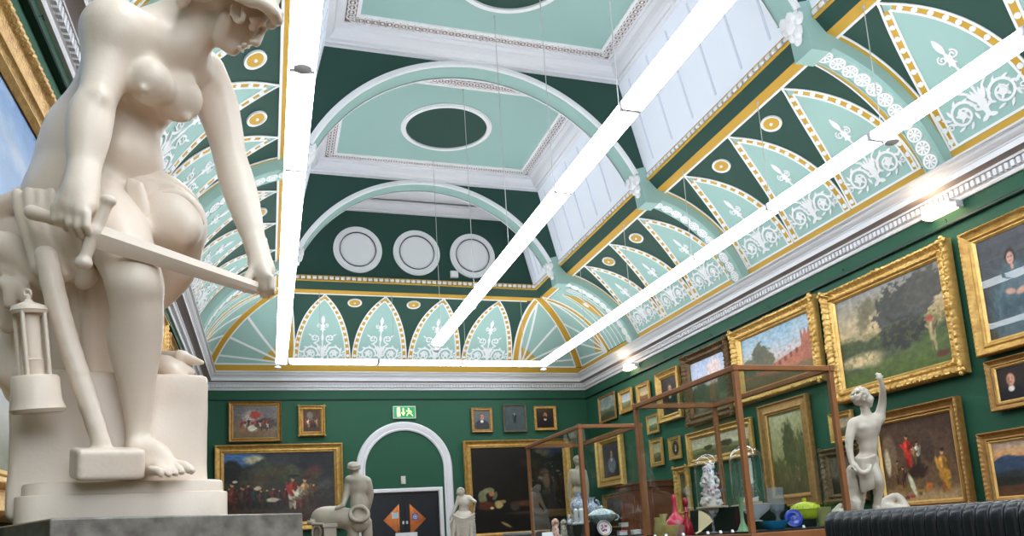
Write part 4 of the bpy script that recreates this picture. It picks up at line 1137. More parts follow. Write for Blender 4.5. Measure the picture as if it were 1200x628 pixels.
    def mesh(s, name, m, parent=None, smooth_it=1):
        s._alloc()
        for fn, a, kw in s.ops: fn(*a, **kw)
        if s.rgh: s._rough(*s.rgh)
        F = s.F; F[0] = F[-1] = .1; F[:, 0] = F[:, -1] = .1; F[:, :, 0] = F[:, :, -1] = .1
        V, Q = surface_nets(F, s.o, s.h)
        e = np.concatenate([Q[:, [0, 1]], Q[:, [1, 2]], Q[:, [2, 3]], Q[:, [3, 0]]])
        for _ in range(smooth_it):
            acc = np.zeros_like(V); cnt = np.zeros(len(V))
            for a, b in ((0, 1), (1, 0)):
                for k in range(3): acc[:, k] += np.bincount(e[:, a], V[e[:, b], k], len(V))
                cnt += np.bincount(e[:, a], minlength=len(V))
            V = .5*V+.5*acc/np.maximum(cnt, 1)[:, None]
        me = bpy.data.meshes.new(name)
        me.vertices.add(len(V)); me.vertices.foreach_set('co', V.astype(np.float32).ravel())
        me.loops.add(len(Q)*4); me.loops.foreach_set('vertex_index', Q.astype(np.int32).ravel())
        me.polygons.add(len(Q)); me.polygons.foreach_set('loop_start', np.arange(0, len(Q)*4, 4, dtype=np.int32)); me.polygons.foreach_set('loop_total', np.full(len(Q), 4, np.int32))
        me.update(calc_edges=True); me.validate()
        me.polygons.foreach_set('use_smooth', [True]*len(me.polygons)); me.materials.append(m)
        return link_mesh(name, me, parent)

M_marble = mat('cream_marble', (234, 219, 204), .33, spec=.45, noise=.5, nscale=5, rgb2=(223, 206, 189), sss=.12, bump=.05, bscale=120)
M_marbleA = mat('aged_marble', (190, 182, 166), .42, noise=.6, nscale=9, rgb2=(168, 158, 142), sss=.08, bump=.08, bscale=90)
M_marbleW = mat('white_marble', (212, 203, 190), .35, noise=.5, nscale=9, rgb2=(192, 182, 168), sss=.1)
M_granite = mat('grey_granite', (98, 92, 86), .3, noise=.35, nscale=26, rgb2=(140, 134, 126), bump=.03, bscale=200)

# ------------------------------------------------------------------ the large seated woman bending a sword over her knee
def A(px, py, w): return at(px, py, w)
def rr(r, w): return r*w/FPX
CAMR = np.array([CR, CW, CU])
def axes(deg, yaw=0.):
    """rows: in-picture axis turned deg (clockwise on the picture), depth axis, the other in-picture axis"""
    a = radians(deg); x = CR*cos(a)-CU*sin(a); z = CR*sin(a)+CU*cos(a); d = CW.copy()
    if yaw:
        b = radians(yaw); x, d = x*cos(b)+d*sin(b), -x*sin(b)+d*cos(b)
    return np.array([x, d, z])
def hand(S, wrist, knk, across, r, curl, k=.006, thumb=None, n=4):
    """palm from the wrist to the knuckle row; fingers curl in steps along the given direction vectors"""
    wrist, knk, across = [np.array(v, float) for v in (wrist, knk, across)]
    across = across/np.linalg.norm(across)
    for q in (-.7, 0, .7): S.cap(wrist+across*r*1.1*q, knk+across*r*2.3*q, r*1.25, r*1.1, .012)
    ln = [.92, 1.05, 1.0, .8]
    for i in range(n):
        o = knk+across*r*(2.1*(i-1.5))*1.0; p = o; rad = r*[.95, 1, .97, .86][i]
        for j, v in enumerate(curl):
            q = p+np.array(v)*ln[i]; S.cap(p, q, rad*(1-.08*j), rad*(1-.08*(j+1)), .003 if j else .008); p = q
    if thumb:
        p = np.array(thumb[0]); 
        for j, q in enumerate(thumb[1:]): S.cap(p, q, r*1.15*(1-.08*j), r*1.05*(1-.08*j), .006); p = np.array(q)

t0_ = at(150, 600, 2.0)
woman = empty('marble_statue', tuple(at(150, 598, 2.05)), 'large cream marble seated nude woman bending a sword across her knee, on grey granite', 'statue')
S = Sculpt(.0055)
K = .03
# torso
S.ell(A(112, 205, 2.06), (rr(70, 2), rr(62, 2), rr(66, 2)), axes(-60), .05)          # pelvis / buttock
S.ell(A(95, 250, 2.04), (rr(62, 2), rr(60, 2), rr(58, 2)), axes(0), .05)
S.ell(A(118, 160, 2.06), (rr(56, 2), rr(50, 2), rr(58, 2)), axes(-62), .06)            # waist
S.ell(A(158, 96, 2.05), (rr(70, 2), rr(60, 2), rr(56, 2)), axes(-56), .06)             # rib cage
S.ell(A(186, 66, 2.06), (rr(60, 2), rr(62, 2), rr(36, 2)), axes(6), .05)             # upper chest and shoulders
S.cap(A(150, 50, 1.93), A(238, 84, 2.20), rr(32, 2), rr(23, 2), .05)
S.ell(A(150, 180, 2.03), (rr(30, 2), rr(44, 2), rr(36, 2)), axes(-50), .05)           # belly
# breasts
S.ell(A(177, 97, 1.925), (rr(25, 2), rr(25, 2), rr(25, 2)), axes(30), .03); S.ell(A(167, 105, 1.876), (rr(3.4, 2),)*3, None, .016)
S.ell(A(211, 116, 2.025), (rr(24, 2), rr(27, 2), rr(27, 2)), axes(30), .028); S.ell(A(219, 139, 2.01), (rr(4, 2),)*3, None, .02)
S.cap(A(128, 78, 1.86), A(152, 66, 1.84), rr(2, 2), rr(2, 2), .02, True)               # arm crease
# neck and head (looking down to the right)
S.cap(A(192, 44, 2.06), A(240, 12, 2.05), rr(36, 2), rr(27, 2), .04); S.cap(A(214, 54, 2.02), A(250, 30, 2.02), rr(20, 2), rr(18, 2), .04)
S.ell(A(276, -8, 2.03), (rr(50, 2), rr(40, 2), rr(40, 2)), axes(14), .02)              # skull
S.ell(A(281, 27, 2.03), (rr(38, 2), rr(31, 2), rr(24, 2)), axes(-41), .015)            # face
S.chain([A(272, 55, 2.02), A(258, 44, 1.99), A(266, 22, 1.965)], [rr(8, 2), rr(9, 2), rr(9, 2)], .012)   # jaw
S.ell(A(273, 57, 2.02), (rr(8, 2), rr(9, 2), rr(7, 2)), axes(-41), .01)               # chin
S.chain([A(309, 31, 2.02), A(305, 42, 2.01), A(300, 50, 2.0)], [rr(3.2, 2), rr(3.8, 2), rr(5.2, 2)], .008)   # nose
S.ell(A(295, 49, 1.985), (rr(4.5, 2), rr(4, 2), rr(3.5, 2)), axes(-30), .006)          # nostril wing
S.cap(A(286, 52, 1.985), A(291, 54.5, 2.02), rr(3, 2), rr(3.1, 2), .004); S.cap(A(279.5, 56, 1.985), A(284, 59, 2.02), rr(3.1, 2), rr(3.3, 2), .004)   # lips
S.cap(A(281, 52, 1.955), A(289, 58, 2.0), rr(1.3, 2), rr(1.5, 2), .004, True); S.cap(A(276, 59, 1.97), A(279, 61.5, 2.02), rr(2, 2), rr(2, 2), .008, True)
S.ell(A(298, 31, 1.958), (rr(8, 2), rr(7, 2), rr(5.5, 2)), axes(-35), .010, True); S.ell(A(297, 31, 1.975), (rr(6.5, 2), rr(6.5, 2), rr(5, 2)), axes(-35), .004)
S.cap(A(290, 35, 1.957), A(301, 37, 1.985), rr(1, 2), rr(1, 2), .003, True)             # closed lid line
S.chain([A(294, 22, 1.948), A(304, 24, 1.965), A(312, 31, 2.01)], [rr(3, 2), rr(3.5, 2), rr(3.5, 2)], .012)   # brow
S.chain([A(279+8.5*cos(a)*.75+1.5*sin(a), 15+10*sin(a), 1.938-.006*cos(a)) for a in [k*pi/6-.6 for k in range(11)]], [rr(2.5, 2)]*11, .004)   # ear rim
S.ell(A(279, 14, 1.948), (rr(6, 2), rr(4, 2), rr(9, 2)), axes(-10), .006); S.ell(A(280, 14, 1.935), (rr(3, 2), rr(4, 2), rr(4.5, 2)), axes(-10), .003, True); S.ell(A(277, 24, 1.945), (rr(3.5, 2), rr(3, 2), rr(3.5, 2)), None, .005)
S.chain([A(243, 57, 1.955), A(252, 50, 1.93), A(262, 30, 1.92), A(268, 20, 1.925)], [rr(4, 2), rr(5, 2), rr(5, 2), rr(3, 2)], .02, True)    # hollow behind the jaw
# near arm
S.ell(A(137, 40, 1.90), (rr(35, 2), rr(35, 2), rr(36, 2)), axes(0), .035)
S.chain([A(134, 44, 1.90), A(126, 80, 1.88), A(115, 113, 1.84), A(107, 135, 1.82), A(103, 160, 1.80), A(100, 185, 1.785), A(98, 212, 1.765)],
        [rr(36, 1.9), rr(27, 1.88), rr(20.5, 1.84), rr(24, 1.82), rr(23, 1.8), rr(19, 1.785), rr(14, 1.765)], .02)
S.ell(A(118, 114, 1.805), (rr(8, 1.8),)*3, None, .025)
ac = A(106, 262, 1.70)-A(70, 248, 1.72)
hand(S, A(98, 214, 1.762), A(88, 245, 1.720), ac, .0112, [(-CU*.037-CW*.006+CR*.001), (-CU*.018+CW*.020), (CU*.004+CW*.024)], k=.003, thumb=[A(74, 230, 1.745), A(66, 244, 1.728), A(64, 258, 1.727)])
S.chain([A(98, 205, 1.768), A(93, 228, 1.75), A(84, 240, 1.742)], [rr(17, 1.77), rr(19, 1.75), rr(15, 1.74)], .015); S.cap(A(98, 225, 1.755), A(100, 244, 1.735), rr(15, 1.76), rr(13, 1.74), .012)
# far arm
S.chain([A(236, 86, 2.20), A(251, 116, 2.18), A(262, 150, 2.155), A(269, 182, 2.13), A(277, 210, 2.09), A(286, 240, 2.05), A(301, 292, 2.0)],
        [rr(27, 2.2), rr(25, 2.18), rr(21, 2.15), rr(18.5, 2.13), rr(19.5, 2.09), rr(18, 2.05), rr(11.5, 2.0)], .02)
S.cap(A(301, 288, 2.0), A(307, 316, 1.975), rr(12, 2), rr(15, 2), .015)
hand(S, A(303, 298, 1.99), A(309, 322, 1.95), A(320, 331, 1.93)-A(298, 325, 1.975), .0102, [(-CU*.036-CW*.003+CR*.002), (-CU*.012+CW*.028-CR*.006), (CU*.012+CW*.014)], k=.003, thumb=[A(297, 314, 1.955), A(290, 326, 1.94), A(287, 340, 1.945)])
# near thigh, knee, shin, foot
S.chain([A(92, 240, 2.0), A(118, 256, 1.96), A(138, 280, 1.91), A(151, 312, 1.86), A(158, 335, 1.84)], [rr(56, 2), rr(45, 1.95), rr(37, 1.9), rr(32, 1.85), rr(28, 1.84)], .03)
S.cap(A(168, 312, 1.83), A(171, 332, 1.83), rr(12, 1.8), rr(11, 1.8), .04)
S.chain([A(158, 332, 1.84), A(161, 370, 1.86), A(159, 405, 1.88), A(160, 450, 1.89), A(162, 500, 1.90), A(164, 528, 1.90)],
        [rr(30, 1.83), rr(28, 1.86), rr(28, 1.87), rr(20, 1.88), rr(13.5, 1.9), rr(15, 1.9)], .015)
S.ell(A(152, 392, 1.92), (rr(22, 1.9), rr(26, 1.9), rr(46, 1.9)), axes(-3), .03)
S.ell(A(158, 522, 1.87), (rr(7, 1.9),)*3, None, .02)
S.chain([A(160, 538, 1.92), A(180, 532, 1.89), A(198, 544, 1.855)], [rr(20, 1.9), rr(16, 1.88), rr(9, 1.86)], .02)
S.cap(A(160, 545, 1.90), A(187, 549, 1.83), rr(14, 1.88), rr(8.5, 1.83), .02)
for i, (x0, y0, x1, y1, w, r) in enumerate(((205, 543, 224, 551, 1.90, 6.5), (202, 546, 213, 553, 1.865, 5.5), (196, 548, 206, 555, 1.84, 5.2), (190, 550, 198, 556, 1.82, 5), (183, 551, 189, 556, 1.80, 5))):
    S.cap(A(x0-6, y0-2, w), A((x0+x1)/2+1, (y0+y1)/2-1, w-.004), rr(r*.9, w), rr(r*.9, w), .004); S.cap(A((x0+x1)/2+1, (y0+y1)/2-1, w-.004), A(x1, y1, w-.006), rr(r, w), rr(r*.85, w), .003)
# far thigh, raised knee, shin behind
S.chain([A(120, 238, 2.12), A(165, 252, 2.10), A(200, 258, 2.05)], [rr(52, 2.1), rr(46, 2.1), rr(37, 2.05)], .03)
S.ell(A(204, 262, 2.03), (rr(33, 2), rr(34, 2), rr(35, 2)), axes(40), .03); S.ell(A(219, 270, 1.99), (rr(15, 2), rr(16, 2), rr(20, 2)), axes(20), .03)
S.chain([A(207, 276, 2.07), A(203, 306, 2.12), A(186, 330, 2.17), A(160, 362, 2.22)], [rr(30, 2.05), rr(29, 2.1), rr(27, 2.2), rr(20, 2.2)], .03)
S.mesh('body', M_marble, woman, 2)
# hair
S = Sculpt(.005)
S.ell(A(277, -24, 2.03), (rr(54, 2), rr(46, 2), rr(34, 2)), axes(20), .02)
r5 = random.Random(5)
for k in range(13):                                   # waved locks swept back from the brow
    q = k/12; w = 1.955+.13*q
    p = [A(327-4*abs(q-.3), 25-8*q, w+.02), A(318, 14-8*q, w-.025), A(306, 4-14*q, w-.045), A(292, -2-20*q, w-.05), A(272, -8-22*q, w-.055), A(248, -6-16*q, w-.03), A(228, -2-8*q, 2.0+.02*q)]
    p = [x+np.array([r5.uniform(-.004, .004) for _ in range(3)]) for x in p]
    S.chain(p, [rr(5, 2), rr(6.5, 2), rr(7, 2), rr(7, 2), rr(7, 2), rr(6, 2), rr(5, 2)], .003)
for x, y, w in ((325, 24, 1.96), (318, 29, 1.975), (327, 16, 1.985)):
    S.ell(A(x, y, w), (rr(7, 2), rr(6, 2), rr(5, 2)), axes(30+x), .004)
S.ell(A(226, -10, 2.03), (rr(24, 2), rr(24, 2), rr(22, 2)), axes(0), .01)
for k in range(6): S.chain([A(212+3*k, 4-5*k, 1.94+.02*k), A(226, -14, 1.925+.03*k), A(242, -6-3*k, 1.95+.02*k)], [rr(6, 2), rr(8, 2), rr(6, 2)], .005)
S.mesh('hair', M_marble, woman, 1)

# drapery over the far thigh, the seat and hanging folds
S = Sculpt(.0065)
S.ell(A(186, 232, 2.09), (rr(42, 2), rr(50, 2), rr(24, 2)), axes(24), .03)
S.chain([A(172, 290, 1.965), A(171, 264, 1.975), A(178, 242, 1.985), A(194, 229, 1.99), A(214, 230, 2.0), A(230, 243, 2.01), A(238, 262, 2.02)], [rr(3, 2), rr(4, 2), rr(5, 2), rr(5.5, 2), rr(5, 2), rr(4, 2), rr(3, 2)], .01)
S.chain([A(150, 206, 2.03), A(176, 208, 2.05), A(204, 218, 2.06), A(228, 236, 2.05)], [rr(7, 2), rr(9, 2), rr(9, 2), rr(6, 2)], .03)
for k in range(6):                                    # thin folds sweeping round the knee
    S.chain([A(154+3*k, 212+11*k, 1.99), A(164+3*k, 216+7*k, 1.985), A(186, 214+3*k, 2.0), A(212, 222+2*k, 2.01), A(235, 246+k, 2.03)], [rr(3.5, 2), rr(4.4, 2), rr(4, 2), rr(3.4, 2), rr(2.4, 2)], .006)
for pts in ([(152, 212), (154, 232), (160, 262), (169, 292)], [(158, 214), (163, 240), (168, 268), (172, 294)], [(164, 216), (170, 244), (172, 262)]):
    S.chain([A(x, y, 1.955) for x, y in pts], [rr(4.5, 2), rr(5.5, 2), rr(4.5, 2), rr(3, 2)][:len(pts)], .006)
# bundled cloth at the left, behind the hand
for pts, r, w in (([(8, 238), (40, 226), (72, 226)], 12, 1.95), ([(20, 226), (26, 250), (34, 282), (46, 318)], 8, 1.86), ([(33, 224), (38, 254), (48, 290), (60, 322)], 7, 1.855), ([(46, 226), (50, 258), (60, 292), (76, 324)], 8, 1.865),
                  ([(60, 226), (64, 258), (76, 298), (92, 322)], 8, 1.875), ([(74, 258), (84, 296), (98, 324)], 9, 1.88), ([(-6, 268), (14, 268), (28, 280)], 17, 1.99), ([(-10, 286), (14, 294), (36, 310), (60, 324)], 20, 1.93), ([(90, 270), (102, 296), (106, 320)], 12, 1.88),
                  ([(0, 318), (20, 316), (46, 326), (76, 330)], 14, 1.93), ([(-8, 340), (6, 350), (10, 380)], 14, 2.0), ([(-4, 248), (8, 240), (20, 240)], 12, 1.96), ([(4, 330), (14, 338), (12, 356)], 9, 1.9), ([(20, 330), (28, 340), (30, 352)], 8, 1.9),
                  ([(40, 270), (56, 300), (84, 316), (100, 318)], 14, 1.91), ([(92, 312), (104, 322), (96, 332)], 10, 1.86)):
    S.chain([A(x, y, w) for x, y in pts], [rr(r, w)*(.8+.2*(i % 2)) for i in range(len(pts))], .006)
for x0, x1, r, w in ((82, 92, 8, 1.95), (98, 104, 7, 1.94), (112, 112, 7, 1.96), (124, 128, 7, 1.98), (72, 80, 6, 1.98), (134, 138, 8, 2.0), (90, 98, 5, 1.96), (118, 121, 5, 1.97)):   # hanging folds below
    S.chain([A(x0, 318, w), A((x0+x1)/2+2, 370, w+.01), A(x1, 430, w+.03), A(x1+6, 480, w+.04)], [rr(r, w), rr(r*1.1, w), rr(r, w), rr(r*.9, w)], .008)
S.ell(A(92, 420, 2.08), (rr(50, 2), rr(40, 2), rr(85, 2)), axes(0), .03)
S.chain([A(36, 478, 1.97), A(62, 492, 1.95), A(96, 500, 1.95), A(130, 492, 1.97), A(142, 478, 2.0)], [rr(9, 2), rr(10, 2), rr(11, 2), rr(9, 2), rr(7, 2)], .03)
S.chain([A(46, 470, 1.98), A(70, 484, 1.96), A(104, 488, 1.97)], [rr(7, 2), rr(8, 2), rr(7, 2)], .02)
# cloth and scabbard tip on the rock at the right
S.chain([A(176, 436, 2.12), A(196, 430, 2.10), A(222, 436, 2.08)], [rr(16, 2), rr(14, 2), rr(7, 2)], .02)
S.chain([A(180, 424, 2.14), A(200, 436, 2.06), A(216, 446, 2.05)], [rr(12, 2), rr(10, 2), rr(6, 2)], .015)
S.mesh('drapery', M_marble, woman, 2)
S = Sculpt(.005)
S.cap(A(170, 417, 2.2), A(212, 420, 2.12), rr(9, 2), rr(9, 2), .01); S.cap(A(212, 420, 2.12), A(237, 425, 2.07), rr(10, 2), rr(3, 2), .01); S.cap(A(211, 416, 2.10), A(213, 430, 2.10), rr(7, 2), rr(6, 2), .006)
S.mesh('scabbard', M_marble, woman, 1)

# sword
S = Sculpt(.0042)
S.cap(A(38, 249, 1.765), A(62, 256, 1.755), rr(9, 1.76), rr(7, 1.76), .006); S.cap(A(62, 256, 1.755), A(112, 271, 1.735), rr(7.5, 1.75), rr(8.5, 1.74), .006)
S.cap(A(126, 238, 1.74), A(111, 273, 1.735), rr(6, 1.74), rr(8, 1.74), .008); S.cap(A(111, 273, 1.735), A(98, 306, 1.73), rr(8, 1.74), rr(6, 1.74), .008)
S.ell(A(127, 235, 1.74), (rr(9, 1.74), rr(8, 1.74), rr(7, 1.74)), axes(10), .006); S.ell(A(98, 308, 1.73), (rr(10, 1.74), rr(9, 1.74), rr(8, 1.74)), axes(0), .006)
sw_ = S.mesh('sword', M_marble, woman, 0)
b0, b1 = A(114, 277, 1.738), A(300, 338, 1.95)
u = (b1-b0)/np.linalg.norm(b1-b0); nrm = np.cross(u, CW); nrm /= np.linalg.norm(nrm); dep = np.cross(nrm, u)
m = MB(); rows = []
for q in (0, .25, .5, .75, 1):
    c = b0+(b1-b0)*q; hw = .0275-.0105*q; e = .016
    rows.append([tuple(c+nrm*y*hw+dep*z*e) for y, z in ((-1, .25), (-.85, .55), (-.45, .75), (-.36, .55), (.16, .6), (.26, 1), (1, .35), (1, -.35), (.26, -1), (-.45, -.75), (-1, -.25))])
m.grid(rows, close_v=True); m.add(rows[0], [tuple(range(11))]); m.add(rows[-1], [tuple(range(10, -1, -1))])
link = m.build('blade', M_marble, sw_, smooth=True, auto=20)

# mallet
S = Sculpt(.0055)
S.chain([A(54, 300, 1.80), A(72, 375, 1.79), A(98, 455, 1.79), A(122, 530, 1.79)], [rr(12, 1.86), rr(12, 1.79), rr(11, 1.82), rr(10, 1.8)], .01)
hx = axes(2, 28)
S.box(A(126, 543, 1.80), (rr(36, 1.81), rr(24, 1.81), rr(18, 1.81)), axes(2, 40), .010, .01)
S.mesh('mallet', M_marble, woman, 1)
# lantern
lt = MB()
def ax_pt(px, py): return A(px, py, 1.73)
top, bot = ax_pt(34, 362), ax_pt(45, 484); ux = (Vector(top)-Vector(bot)).normalized(); Lh = (Vector(top)-Vector(bot)).length
Mx = ux.to_track_quat('Z', 'Y').to_matrix()
lt.lathe(bot, [(0, 0), (rr(25, 1.79), .0), (rr(28, 1.79), .008), (rr(24.5, 1.79), .03), (rr(24, 1.79), .078), (rr(22, 1.79), .084), (0, .084)], 26, 0, Mx)
lt.lathe(bot, [(0, .08), (rr(10, 1.79), .082), (rr(10.5, 1.79), Lh*.5), (rr(11, 1.79), Lh*.51), (rr(9.5, 1.79), Lh*.52), (rr(10, 1.79), Lh-.008), (0, Lh)], 20, 0, Mx)
lt.lathe(bot, [(0, Lh-.012), (rr(17, 1.79), Lh-.012), (rr(19, 1.79), Lh-.004), (rr(17, 1.79), Lh+.006), (rr(5, 1.79), Lh+.016), (rr(3, 1.79), Lh+.022), (rr(3.5, 1.79), Lh+.03), (0, Lh+.036)], 24, 0, Mx)
for a in (.3, 1.87, 3.44, 5.01):
    o = Mx @ Vector((cos(a), sin(a), 0))*rr(16, 1.79)
    lt.tube([Vector(bot)+o+ux*.08, Vector(bot)+o+ux*(Lh-.008)], rr(2.2, 1.79), 8)
lt.tube([Vector(top)+ux*.03+Vector(CR)*(.008*cos(a))+ux*(.008*sin(a)+.006) for a in [k*2*pi/10 for k in range(10)]], .003, 6, closed=True)
lt.build('lantern', M_marble, woman, smooth=True, auto=40)

# rock seat and plinth tiers
azf = radians(27)
fx = np.array([cos(azf), sin(azf), 0]); fy = np.array([-sin(azf), cos(azf), 0])    # pedestal axes: along its front, and back
Kc = at(59, 606, 1.58)                                                              # front left corner of the granite top
zt = Kc[2]
ex = at_plane(355, 600, 2, zt)
def on_top(px, py): return at_plane(px, py, 2, zt)
Rp = np.array([fx, fy, [0, 0, 1.]])
S = Sculpt(.009, zmin=zt)
c0 = A(9, 520, 1.79); c1 = A(244, 520, 2.01)
dv = c1-c0; dv[2] = 0; wd = np.linalg.norm(dv); ang = atan2(dv[1], dv[0]); rx_ = np.array([cos(ang), sin(ang), 0]); ry_ = np.array([-sin(ang), cos(ang), 0])
ztop = A(240, 443, 2.03)[2]
cc = (c0+c1)/2+ry_*.24; cc[2] = (zt+.02+ztop)/2
Rk = np.array([rx_, ry_, [0, 0, 1.]])
S.box(cc, (wd/2, .24, (ztop-zt)/2), Rk, .012, .01)
m2 = A(60, 330, 2.14)+ry_*.14; m2[2] = (ztop+A(60, 290, 2.1)[2])/2
S.box(A(70, 380, 2.20)+ry_*.10, (rr(62, 2.1), .16, rr(88, 2.1)), Rk, .05, .05)
S.ell(A(95, 320, 2.18), (rr(80, 2.1), .16, rr(40, 2.1)), Rk, .05)
S.rough(.003, 14, 3)
S.mesh('rock_seat', M_marble, woman, 1)
def tier(z0, z1, pa, pb, back, rnd):
    a = np.array(pa); b = np.array(pb); d = b-a; d[2] = 0; L = np.linalg.norm(d); ex_ = d/L; ey_ = np.array([-ex_[1], ex_[0], 0])
    pts = []
    R_ = .05
    for (cx, cy, a0) in ((R_, R_, 180), (L-R_, R_, 270), (L-R_, back-R_, 0), (R_, back-R_, 90)):
        for k in range(7):
            an = radians(a0+90*k/6); pts.append(a+ex_*(cx+R_*cos(an))+ey_*(cy+R_*sin(an)))
    m = MB(); n = len(pts); c = sum(pts)/n
    ins = lambda p, e: tuple(p[:2]+(c-p)[:2]/np.linalg.norm((c-p)[:2])*e)
    rows = [[ins(p, 0)+(z0,) for p in pts], [ins(p, 0)+(z1-rnd,) for p in pts], [ins(p, rnd*.3)+(z1-rnd*.3,) for p in pts], [ins(p, rnd)+(z1,) for p in pts], [(c[0], c[1], z1)]*n]
    m.grid(rows, 0, close_v=True)
    return m
l_, r_ = at(12, 600, 1.73), at(269, 602.5, 1.93)
rx_ = (r_-l_); rx_[2] = 0; rx_ /= np.linalg.norm(rx_); ry_ = np.array([-rx_[1], rx_[0], 0])
m = tier(zt, zt+.062, l_, r_, .62, .004); m.build('lower_plinth', M_marble, woman, smooth=True, auto=40)
l2, r2 = l_+ry_*.010+rx_*.012, r_+ry_*.010-rx_*.010
m = tier(zt+.062, zt+.092, l2, r2, .60, .008); m.build('upper_plinth', M_marble, woman, smooth=True, auto=40)

# granite pedestal
e_ = at_plane(355, 600, 2, zt); fdir = e_-Kc; fdir[2] = 0; Lf = float(np.linalg.norm(fdir)); fdir /= Lf; bdir = np.array([-fdir[1], fdir[0], 0])
def pbox(m, o0, o1, z0, z1):
    """box in the pedestal's own axes: (along front, back) offsets"""
    q = [Kc+fdir*x+bdir*y for x, y in ((o0[0], o0[1]), (o1[0], o0[1]), (o1[0], o1[1]), (o0[0], o1[1]))]
    m.add([(p[0], p[1], z) for z in (z0, z1) for p in q], [(0, 3, 2, 1), (4, 5, 6, 7), (0, 1, 5, 4), (1, 2, 6, 5), (2, 3, 7, 6), (3, 0, 4, 7)])
m = MB(); pbox(m, (0, 0), (Lf, .86), 0.12, zt-.002); pbox(m, (-.04, -.04), (Lf+.04, .90), 0, .12)
pm = m.build('statue_pedestal', M_granite, None, bevel=.004)
tag(pm, 'mottled grey granite pedestal carrying the large marble woman', 'pedestal')
# ================================================================== display cases
M_oak = mat('case_wood', (160, 106, 66), .38, noise=.6, nscale=5, rgb2=(134, 84, 50), bump=.1, bscale=60)
M_deck = mat('case_baize', (26, 28, 30), .7)
M_pane = glass_mat('case_glass', tint=(246, 250, 248), gloss=1.25)
M_dome = glass_mat('dome_glass', gloss=2.6)
M_screw = mat('brass_screw', (70, 50, 36), .4, metal=.6)
CZ0, CZT = .975, 2.0
def display_case(x0, x1, y0, y1, label):
    t = empty('display_case', ((x0+x1)/2, (y0+y1)/2, 0), label, 'display case')
    w = .034
    for x in (x0, x1-w):
        for y in (y0, y1-w):
            m = MB().box((x, y, CZ0), (x+w, y+w, CZT-.03))
            m.build('post', M_oak, t, bevel=.004)
    m = MB()
    for y in (y0, y1-w): m.box((x0, y, CZT-.034), (x1, y+w, CZT))
    for x in (x0, x1-w): m.box((x, y0, CZT-.034), (x+w, y1, CZT))
    for x in (x0-.006, x1-w+.006):
        for y in (y0-.006, y1-w+.006): m.box((x, y, CZT-.038), (x+w, y+w, CZT+.004))
    m.build('top_rail', M_oak, t, bevel=.004)
    m = MB(); m.box((x0, y0, CZ0-.05), (x1, y1, CZ0)); m.box((x0-.02, y0-.02, .80), (x1+.02, y1+.02, CZ0-.05)); m.build('deck_frame', M_oak, t, bevel=.006)
    MB().box((x0+.01, y0+.01, CZ0), (x1-.01, y1-.01, CZ0+.012)).build('deck', M_deck, t)
    c = MB(); c.box((x0+.03, y0+.03, .08), (x1-.03, y1-.03, .80)); c.box((x0+.01, y0+.01, 0), (x1-.01, y1-.01, .08)); c.build('cabinet_base', M_oak, t)
    g = .008
    a, b = CZ0+.012, CZT-.034
    q = [((x0+w, y0+g), (x1-w, y0+g)), ((x0+w, y1-g), (x1-w, y1-g)), ((x0+g, y0+w), (x0+g, y1-w)), ((x1-g, y0+w), (x1-g, y1-w))]
    for (p0, p1) in q: MB().quad((*p0, a), (*p1, a), (*p1, b), (*p0, b)).build('glass_pane', M_pane, t)
    MB().quad((x0+w, y0+w, CZT-.01), (x1-w, y0+w, CZT-.01), (x1-w, y1-w, CZT-.01), (x0+w, y1-w, CZT-.01)).build('glass_top', M_pane, t)
    for z in (1.15, 1.5, 1.85):
        MB().ball((x0+w/2, y0-.001, z), (.003, .0015, .003), 6).build('screw', M_screw, t); MB().ball((x0-.001, y0+w/2, z), (.0015, .003, .003), 6).build('screw', M_screw, t)
    return t
N1, N0, N2, N3 = (2.73, 3.47, 3.97, 5.36)
near_case = display_case(2.73, 3.47, 3.97, 5.36, 'nearest and largest looking wood framed glass display case, holding coloured glass and two domes')
far_case = display_case(2.68, 3.32, 6.36, 7.86, 'farther wood framed glass display case holding porcelain figures and a tureen')
DZ = CZ0+.012
def hold(px, py, y): return at_plane(px, py, 1, y)
def vessel(name, prof, mats_, px, pyb, y, z0, label, cat, scale=1., seg=20, extra=None, group=None, hpx=None):
    """lathe-turned vessel standing at height z0; prof in units of its own height"""
    p = hold(px, 600, y); x = p[0]
    w = (np.array([x, y, z0])-EYE) @ CW
    H = hpx*w/FPX if hpx else scale
    m = MB().lathe((x, y, z0), [(r*H, h*H) for r, h in prof], seg)
    if extra:
        t = empty(name, (x, y, z0), label, cat, group)
        m.build('body', mats_, t, smooth=True, auto=50)
        extra(t, x, y, z0, H)
        return t
    o = m.build(name, mats_, None, smooth=True, auto=50); return tag(o, label, cat, group)
def gm(name, rgb, rough=.08, alpha=.5):
    """coloured glass: part clear tint, part glossy body colour"""
    if name in MATS: return MATS[name]
    m = bpy.data.materials.new(name); m.use_nodes = True; nt = m.node_tree; b = nt.nodes['Principled BSDF']; o = nt.nodes['Material Output']
    b.inputs['Base Color'].default_value = (*lin(rgb), 1); b.inputs['Roughness'].default_value = rough
    t = nt.nodes.new('ShaderNodeBsdfTransparent'); t.inputs['Color'].default_value = (*[.5+.5*x for x in lin(rgb)], 1)
    mx = nt.nodes.new('ShaderNodeMixShader'); mx.inputs[0].default_value = alpha
    nt.links.new(t.outputs[0], mx.inputs[1]); nt.links.new(b.outputs[0], mx.inputs[2]); nt.links.new(mx.outputs[0], o.inputs['Surface'])
    MATS[name] = m; return m
G_cran = gm('cranberry_glass', (206, 54, 84), alpha=.8); G_clear = gm('clear_glass', (226, 232, 236), alpha=.10); G_ruby = gm('ruby_glass', (150, 28, 44), alpha=.75)
